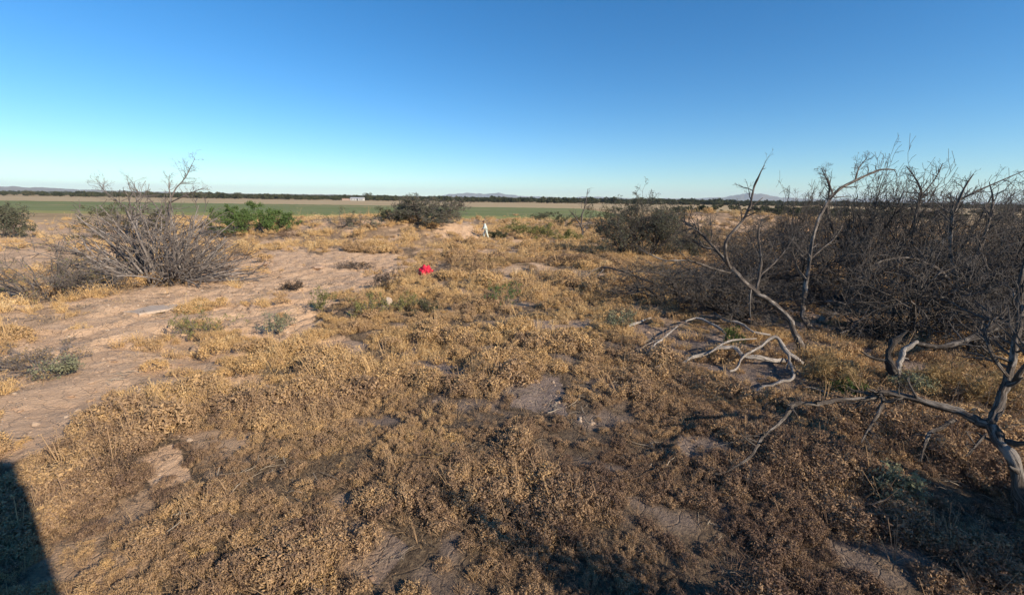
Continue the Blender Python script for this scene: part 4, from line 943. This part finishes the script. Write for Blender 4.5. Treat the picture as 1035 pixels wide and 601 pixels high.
def rock(label, px, py, w, h, seed, mat):
    import bmesh
    rng = random.Random(seed); q, d = G(px, py); rw, rh = w / F * d / 2, h / F * d
    bm = bmesh.new(); bmesh.ops.create_icosphere(bm, subdivisions=2, radius=1)
    for v in bm.verts:
        f = 1 + rng.uniform(-.16, .16); v.co = Vector((v.co.x * rw * f, v.co.y * rw * .8 * f, (v.co.z * .5 + .35) * rh * f))
    me = bpy.data.meshes.new('rock'); bm.to_mesh(me); bm.free(); me.materials.append(mat)
    o = link('rock', me, None, q); tag(o, label, 'rock', 'loose rocks on the ground'); o.rotation_euler.z = rng.uniform(0, 6)
rock('upright pale grey rock between the pair of green plants', 393, 308, 7, 9, 1, M_STONE)
rock('pale rock at the edge of the brush heap', 231, 281, 9, 5, 2, M_STONE2)
rock('low tan rock on the ledge left of the dark matted clump', 322, 272, 12, 5, 3, M_STONE2)
rock('tan rock right of the small dark ledge clump', 415, 268, 14, 6, 4, M_STONE2)
rock('dark stone beside the upright green plant', 332, 316, 8, 4, 5, M_CHAR)
rock('brown clod on bare dirt near the pale sage plant', 296, 328, 6, 5, 6, M_STONE2)
rock('small tan rock on the bare dirt under the mound', 268, 268, 8, 4, 7, M_STONE2)

def red_bundle():
    import bmesh
    from mathutils import noise as mn
    q, d = G(430, 280); r = 6.3 / F * d
    bm = bmesh.new(); bmesh.ops.create_icosphere(bm, subdivisions=5, radius=1)
    for v in bm.verts:
        n = v.co.normalized(); f = 1 + 0.35 * mn.noise(n * 2.2) + 0.22 * abs(mn.noise(n * 5 + Vector((3, 1, 2)))) + 0.06 * mn.noise(n * 14)
        v.co = Vector((n.x * r * f, n.y * r * .8 * f, max(n.z * 1.0 * f + .75, 0.0) * r * 1.0 + (0.02 * n.z)))
    me = bpy.data.meshes.new('cloth'); bm.to_mesh(me); bm.free()
    for p_ in me.polygons: p_.use_smooth = True
    m, nt, b = new_mat('red_cloth')
    nt.links.new(ramp(nt, noise(nt, 14, 4), [(0.3, (0.40, 0.012, 0.034)), (0.7, (0.74, 0.04, 0.080))]), b.inputs['Base Color']); b.inputs['Roughness'].default_value = 0.6
    me.materials.append(m); o = link('red_bundle', me, None, q); tag(o, 'crumpled bright red cloth bundle lying in a grey dead shrub', 'cloth')
red_bundle()

# ------------------------------------------------------------------ the person on the mound
def skin(name, pts, edges, radii, mat, parent, root=0, sub=2):
    me = bpy.data.meshes.new(name); me.from_pydata([tuple(p) for p in pts], edges, []); me.update(); me.materials.append(mat)
    o = link(name, me, parent); md = o.modifiers.new('skin', 'SKIN'); md.use_smooth_shade = True
    for i, r in enumerate(radii):
        me.skin_vertices[0].data[i].radius = (r, r) if np.isscalar(r) else r
        me.skin_vertices[0].data[i].use_root = (i == root)
    sb = o.modifiers.new('sub', 'SUBSURF'); sb.levels = sb.render_levels = sub
    return o
def person():
    q, d = G(491, 241.5); hgt = P(491, 223.5, d)[2] - q[2]
    e = empty('person', q, math.radians(15)); k = hgt / 1.62; e.scale = (k, k, k)
    tag(e, 'person in pale mint shirt and trousers bending forward by the mound', 'person')
    Sk = plain('skin', (0.20, 0.11, 0.07), .6); Sh = plain('mint_shirt', (0.66, 0.74, 0.66), .8, .06); Tr = plain('pale_trousers', (0.60, 0.66, 0.58), .8, .06)
    Ha = plain('dark_hair', (0.02, 0.016, 0.014), .6); Bo = plain('boots', (0.10, 0.06, 0.04), .7)
    # faces -x, stooped, one foot forward
    pel = (0.02, 0, 0.92); wst = (0.0, 0, 1.05); chs = (-0.07, 0, 1.27); nb = (-0.15, 0, 1.43); hd0 = (-0.20, 0, 1.50); hd1 = (-0.25, 0, 1.58); hd2 = (-0.26, 0, 1.63)
    pts = [pel, wst, chs, nb, hd0, hd1, hd2]; ed = [(i, i + 1) for i in range(6)]; rd = [.125, .12, .13, .052, .07, .098, .07]
    def chain(parent, ps, rs):
        last = parent
        for p_, r_ in zip(ps, rs): pts.append(p_); rd.append(r_); ed.append((last, len(pts) - 1)); last = len(pts) - 1
        return last
    for sy, fx in ((1, -0.16), (-1, 0.16)):
        chain(0, [(0.02, sy * .09, .86), (fx * .7 - .03, sy * .10, .50), (fx + .06 * (fx > 0), sy * .10, .10), (fx + .0, sy * .10, .045), (fx - .13, sy * .11, .035)], [.09, .058, .042, .042, .034])
        h = chain(2, [(-0.10, sy * .17, 1.36), (-0.14, sy * .22, 1.10), (-0.30, sy * .19, .90), (-0.34, sy * .18, .85)], [.058, .044, .030, .030])
        for f in range(4): chain(h, [(-.385 - .004 * f, sy * (.15 + .02 * f), .81), (-.40, sy * (.15 + .02 * f), .775 - .006 * (1.5 - abs(f - 1.5)))], [.009, .008])
        chain(h, [(-.375, sy * .135, .845), (-.40, sy * .125, .815)], [.010, .008])
    body = skin('body', pts, ed, rd, Sk, e)
    # face: nose, ears and eyes as one small child each
    nose = MB(); nose.tubes(np.array([[[-.325, 0, 1.60], [-.352, 0, 1.575], [-.33, 0, 1.56]]]), np.array([[.008, .015, .01]]), 6); nose.part('nose', Sk, e, (0, 0, 0))
    for sy in (1, -1):
        MB().tubes(np.array([[[-.24, sy * .095, 1.60], [-.235, sy * .108, 1.58], [-.245, sy * .095, 1.555]]]), np.array([[.012, .018, .01]]), 6).part('ear', Sk, e, (0, 0, 0))
        MB().tubes(np.array([[[-.318, sy * .034, 1.603], [-.330, sy * .034, 1.600], [-.336, sy * .034, 1.598]]]), np.array([[.012, .011, .002]]), 8).part('eye', Ha, e, (0, 0, 0))
    MB().tubes(np.array([[[-.322, -.025, 1.532], [-.332, 0, 1.530], [-.322, .025, 1.532]]]), np.array([[.003, .006, .003]]), 6).part('mouth', plain('lips', (.22, .08, .06)), e, (0, 0, 0))
    skin('hair', [(-.215, 0, 1.545), (-.215, 0, 1.60), (-.245, 0, 1.645), (-.285, 0, 1.655)], [(0, 1), (1, 2), (2, 3)], [.085, .105, .092, .055], Ha, e)
    sp = [(0.02, 0, .80), (0.01, 0, .95), wst, chs, (-.125, 0, 1.39)]; se = [(0, 1), (1, 2), (2, 3), (3, 4)]; sr = [(.17, .16), (.16, .155), (.15, .15), (.165, .155), .075]
    for sy in (1, -1):
        n = len(sp); sp += [(-0.10, sy * .17, 1.36), (-0.14, sy * .23, 1.10), (-0.27, sy * .20, .935)]; se += [(3, n), (n, n + 1), (n + 1, n + 2)]; sr += [.085, .068, .055]
    skin('shirt', sp, se, sr, Sh, e, 2)
    tp = [(0.02, 0, .93)]; te = []; tr = [.15]
    for sy, fx in ((1, -0.16), (-1, 0.16)):
        n = len(tp); tp += [(0.02, sy * .095, .82), (fx * .7 - .03, sy * .105, .50), (fx + .06 * (fx > 0), sy * .10, .12)]; te += [(0, n), (n, n + 1), (n + 1, n + 2)]; tr += [.115, .085, .07]
        skin('boot', [(fx + .05 * (fx > 0) + .02, sy * .10, .12), (fx + .02, sy * .10, .055), (fx - .08, sy * .105, .05), (fx - .15, sy * .11, .04)], [(0, 1), (1, 2), (2, 3)], [.055, .055, .05, .036], Bo, e)
    skin('trousers', tp, te, tr, Tr, e)
    print('person height', hgt, 'at', d)
person()

# ------------------------------------------------------------------ far farm building and trees
def farm():
    d = 368.0; q = P(360, 206, d); q[2] = -1.0
    e = empty('farm_building', q, math.radians(4)); tag(e, 'long low white farm building at the far edge of the tan field', 'building')
    wh, rf, dk = plain('white_wall', (0.52, 0.52, 0.50), .8, .05), plain('pink_roof', (0.50, 0.33, 0.27), .7, .1, .5), plain('window_dark', (0.05, 0.06, 0.07), .2)
    MB().box((1.5, 0, 1.05), (10.5, 6, 2.1)).part('wall', wh, e, (0, 0, 0), None, False)
    r = MB(); r.add([[-4.1, -3.3, 2.1], [7.1, -3.3, 2.1], [7.1, 3.3, 2.1], [-4.1, 3.3, 2.1], [-4.1, 0, 2.9], [7.1, 0, 2.9]], [[0, 1, 5, 4], [2, 3, 4, 5], [3, 2, 1, 0]], [[0, 4, 3], [1, 2, 5]]); r.part('roof', plain('white_roof', (.52, .52, .52), .5, .04), e, (0, 0, 0), None, False)
    MB().box((-7.4, 0, .85), (6.8, 5, 1.7)).part('annex', plain('tan_wall', (.46, .33, .26), .8, .1), e, (0, 0, 0), None, False)
    MB().box((-7.6, 0, 1.82), (6.9, 5.6, 0.22)).part('annex_roof', rf, e, (0, 0, 0), None, False)
    MB().box((2.0, -3.03, 0.95), (1.0, 0.08, 1.9)).part('door', dk, e, (0, 0, 0), None, False)
    for x in (-2.6, -0.4, 4.2, 5.8): MB().box((x, -3.03, 1.25), (0.8, 0.08, 0.6)).part('window', dk, e, (0, 0, 0), None, False)
farm()
def far_tree(label, px, d, h, w, seed):
    rng = np.random.default_rng(seed); q = P(px, 203, d); q[2] = -1.0; e = empty('field_tree', q); tag(e, label, 'tree', 'trees along the far edge of the field')
    limb(rng, [(0, 0, -.1), (.1, 0, h * .3), (.25, .1, h * .6), (.2, .1, h * .85)], [.22, .18, .12, .04])[0].part('trunk', M_BARK, e, (0, 0, 0))
    mb = MB()
    for j in range(16):
        c = np.array([rng.normal(0, w * .28), rng.normal(0, w * .28), rng.uniform(h * .35, h * .85)]); n = 60; u = unit(rng.normal(0, 1, (n, 3)))
        V, Q = leaf_quads(rng, c + u * np.array([w * .22, w * .22, h * .15]) * rng.uniform(.6, 1.1, (n, 1)), .5, .7, 0); mb.add(V, Q)
    mb.part('crown', M_LEAF_OLIVE, e, (0, 0, 0), 'stuff', False)
far_tree('dark round tree beside the far white farm building', 372, 372, 7.5, 6.5, 1)
far_tree('dark round tree on the field edge behind the green bush', 241, 378, 6, 7, 2)
far_tree('small dark tree on the far field edge left of the mound bush', 412, 380, 5, 6, 3)
far_tree('dark tree on the far field edge above the brush heap', 118, 384, 6, 8, 4)
far_tree('dark tree on the far field edge right of the person', 560, 380, 4.5, 7, 5)

# ------------------------------------------------------------------ out of view: a truck and shrubs added to cast shadows into the picture
def shadow_shrub(label, x, y, h, rx, seed):
    rng = np.random.default_rng(seed); lv = fit(spray(rng, 14, (0.1, 0.9), LT, 1.0, 0.04, 0.04, 0.22), rx, rx, h)
    e = empty('bare_shrub', (x, y, hz(x, y))); tag(e, label, 'shrub', BT)  # added shadow caster out of view, leafy unlike the thicket shrubs
    for i in range(len(lv[0][0])): MB().tubes(lv[0][0][i:i + 1], lv[0][1][i:i + 1], 6).part('stem', M_CHAR, e, (0, 0, 0))
    mb = MB()
    for L_, R_ in lv[1:]: mb.tubes(L_, np.maximum(R_, 0.004), 3)
    mb.part('twigs', M_TWIG, e, (0, 0, 0), 'stuff')
    nl = int(16000 * rx); i = rng.integers(0, len(lv[-1][0]), nl); c = lv[-1][0][i, rng.integers(0, 3, nl)] + rng.normal(0, .03, (nl, 3))
    V, Q = leaf_quads(rng, c, .075, .5, 0); MB().add(V, Q).part('foliage', M_LEAF_OLIVE, e, (0, 0, 0), 'stuff', False)
shadow_shrub('upright leafy shrub added out of view to cast a shadow across the near grass', 3.75, 0.55, 3.1, 0.46, 201)
shadow_shrub('wide leafy shrub added out of view to shade the lower right', 7.6, 1.2, 2.7, 1.25, 202)
def truck():  # unseen truck, put in only to cast the shadow at lower left
    """rear doors face the view; the box is 2.4 m wide, its right rear corner at (1.08, -0.7)"""
    e = empty('shadow_truck', (-0.12, -0.66, hz(-0.9, -2.5))); tag(e, 'white box truck added unseen behind the camera to cast the shadow at lower left', 'truck')
    wp = plain('truck_paint', (0.78, 0.78, 0.76), .35, .03, 2, 0, .5); gl = plain('truck_glass', (0.02, 0.025, 0.03), .08, .1, 2, 0, .5); bk = plain('truck_rubber', (0.03, 0.03, 0.03), .8)
    rm = plain('truck_rim', (.45, .45, .46), .35, .1, 5, .8); st = plain('truck_chassis', (.06, .06, .06), .6, .1, 4, .5); rd = plain('tail_red', (.4, .02, .02), .3); lt = plain('lamp_clear', (.7, .7, .7), .2)
    def bev(mb, name, mat, off=.04):
        import bmesh
        me = mb.mesh(name, mat, None, False); bm = bmesh.new(); bm.from_mesh(me); bmesh.ops.recalc_face_normals(bm, faces=bm.faces); bmesh.ops.bevel(bm, geom=bm.edges[:], offset=off, segments=2, affect='EDGES'); bm.to_mesh(me); bm.free(); return link(name, me, e)
    bev(MB().box((0, -2.2, 2.65), (2.4, 4.3, 3.3)), 'cargo_box', wp, .03)
    MB().box((0, -3.3, .82), (.9, 6.4, .22)).part('chassis', st, e, (0, 0, 0), None, False)
    pr = [(-4.5, .6), (-4.5, 2.5), (-4.75, 2.65), (-5.6, 2.62), (-6.3, 1.75), (-6.75, 1.5), (-6.8, .6)]; n = len(pr)
    cb = MB().add([(sx * 1.05, y, z) for sx in (-1, 1) for y, z in pr], [[k, (k + 1) % n, n + (k + 1) % n, n + k] for k in range(n)], [[0, k + 1, k] for k in range(1, n - 1)] + [[n, n + k, n + k + 1] for k in range(1, n - 1)])
    cb.part('cab', wp, e, (0, 0, 0), None, False)
    MB().box((0, -5.98, 2.2), (1.8, .03, .95), Matrix.Rotation(math.radians(-39), 3, 'X')).part('windscreen', gl, e, (0, 0, 0), None, False)
    MB().box((0, -.02, .62), (2.3, .1, .16)).part('bumper', st, e, (0, 0, 0), None, False); MB().box((0, -6.86, .65), (2.1, .14, .3)).part('bumper', st, e, (0, 0, 0), None, False)
    for sx in (-1, 1):
        dr = MB().box((sx * .59, -.035, 2.5), (1.14, .04, 2.8)).part('rear_door', wp, e, (0, 0, 0), None, False); MB().box((sx * .12, .0, 2.2), (.05, .04, 1.6)).part('handle', st, dr, (0, 0, 0), None, False)
        MB().box((sx * 1.0, -.01, .78), (.24, .06, .12)).part('tail_light', rd, e, (0, 0, 0), None, False); MB().box((sx * .8, -6.8, 1.1), (.3, .08, .2)).part('headlight', lt, e, (0, 0, 0), None, False)
        MB().box((sx * 1.06, -5.2, 2.1), (.03, .8, .6)).part('side_window', gl, e, (0, 0, 0), None, False)
        for y in (-5.75, -1.3):
            a = np.linspace(0, 2 * math.pi, 25)[:-1]; x = sx * .95
            def ring(w, r): return np.stack([np.full(24, x + w), y + r * np.cos(a), .42 + r * np.sin(a)], -1)
            rs = [ring(-.12, .25), ring(-.12, .39), ring(-.07, .42), ring(.07, .42), ring(.12, .39), ring(.12, .25)]; k = np.arange(24)
            Q = np.concatenate([np.stack([jj * 24 + k, jj * 24 + (k + 1) % 24, (jj + 1) * 24 + (k + 1) % 24, (jj + 1) * 24 + k], -1) for jj in range(5)])
            wl = MB().add(np.concatenate(rs), Q).part('wheel', bk, e, (0, 0, 0)); hub = MB(); hub.tubes(np.array([[[x - .1, y, .42], [x, y, .42], [x + .1, y, .42], [x + .11, y, .42]]]), np.array([[.25, .25, .25, .02]]), 20); hub.part('rim', rm, wl, (0, 0, 0))
truck()

# ------------------------------------------------------------------ air
def haze():
    mb = MB().box((0, 0, 97.0), (23600, 23600, 206.0)); o = link('haze', mb.mesh('haze', None, None, False)); tag(o, 'thin blue air over the whole plain', None, kind='stuff')
    m = bpy.data.materials.new('haze'); m.use_nodes = True; nt = m.node_tree; nt.nodes.clear()
    out = nt.nodes.new('ShaderNodeOutputMaterial'); v = nt.nodes.new('ShaderNodeVolumePrincipled')
    v.inputs['Color'].default_value = (0.72, 0.86, 1.0, 1); v.inputs['Density'].default_value = 8e-5; v.inputs['Anisotropy'].default_value = 0.0
    nt.links.new(v.outputs[0], out.inputs['Volume']); o.data.materials.append(m)
haze()
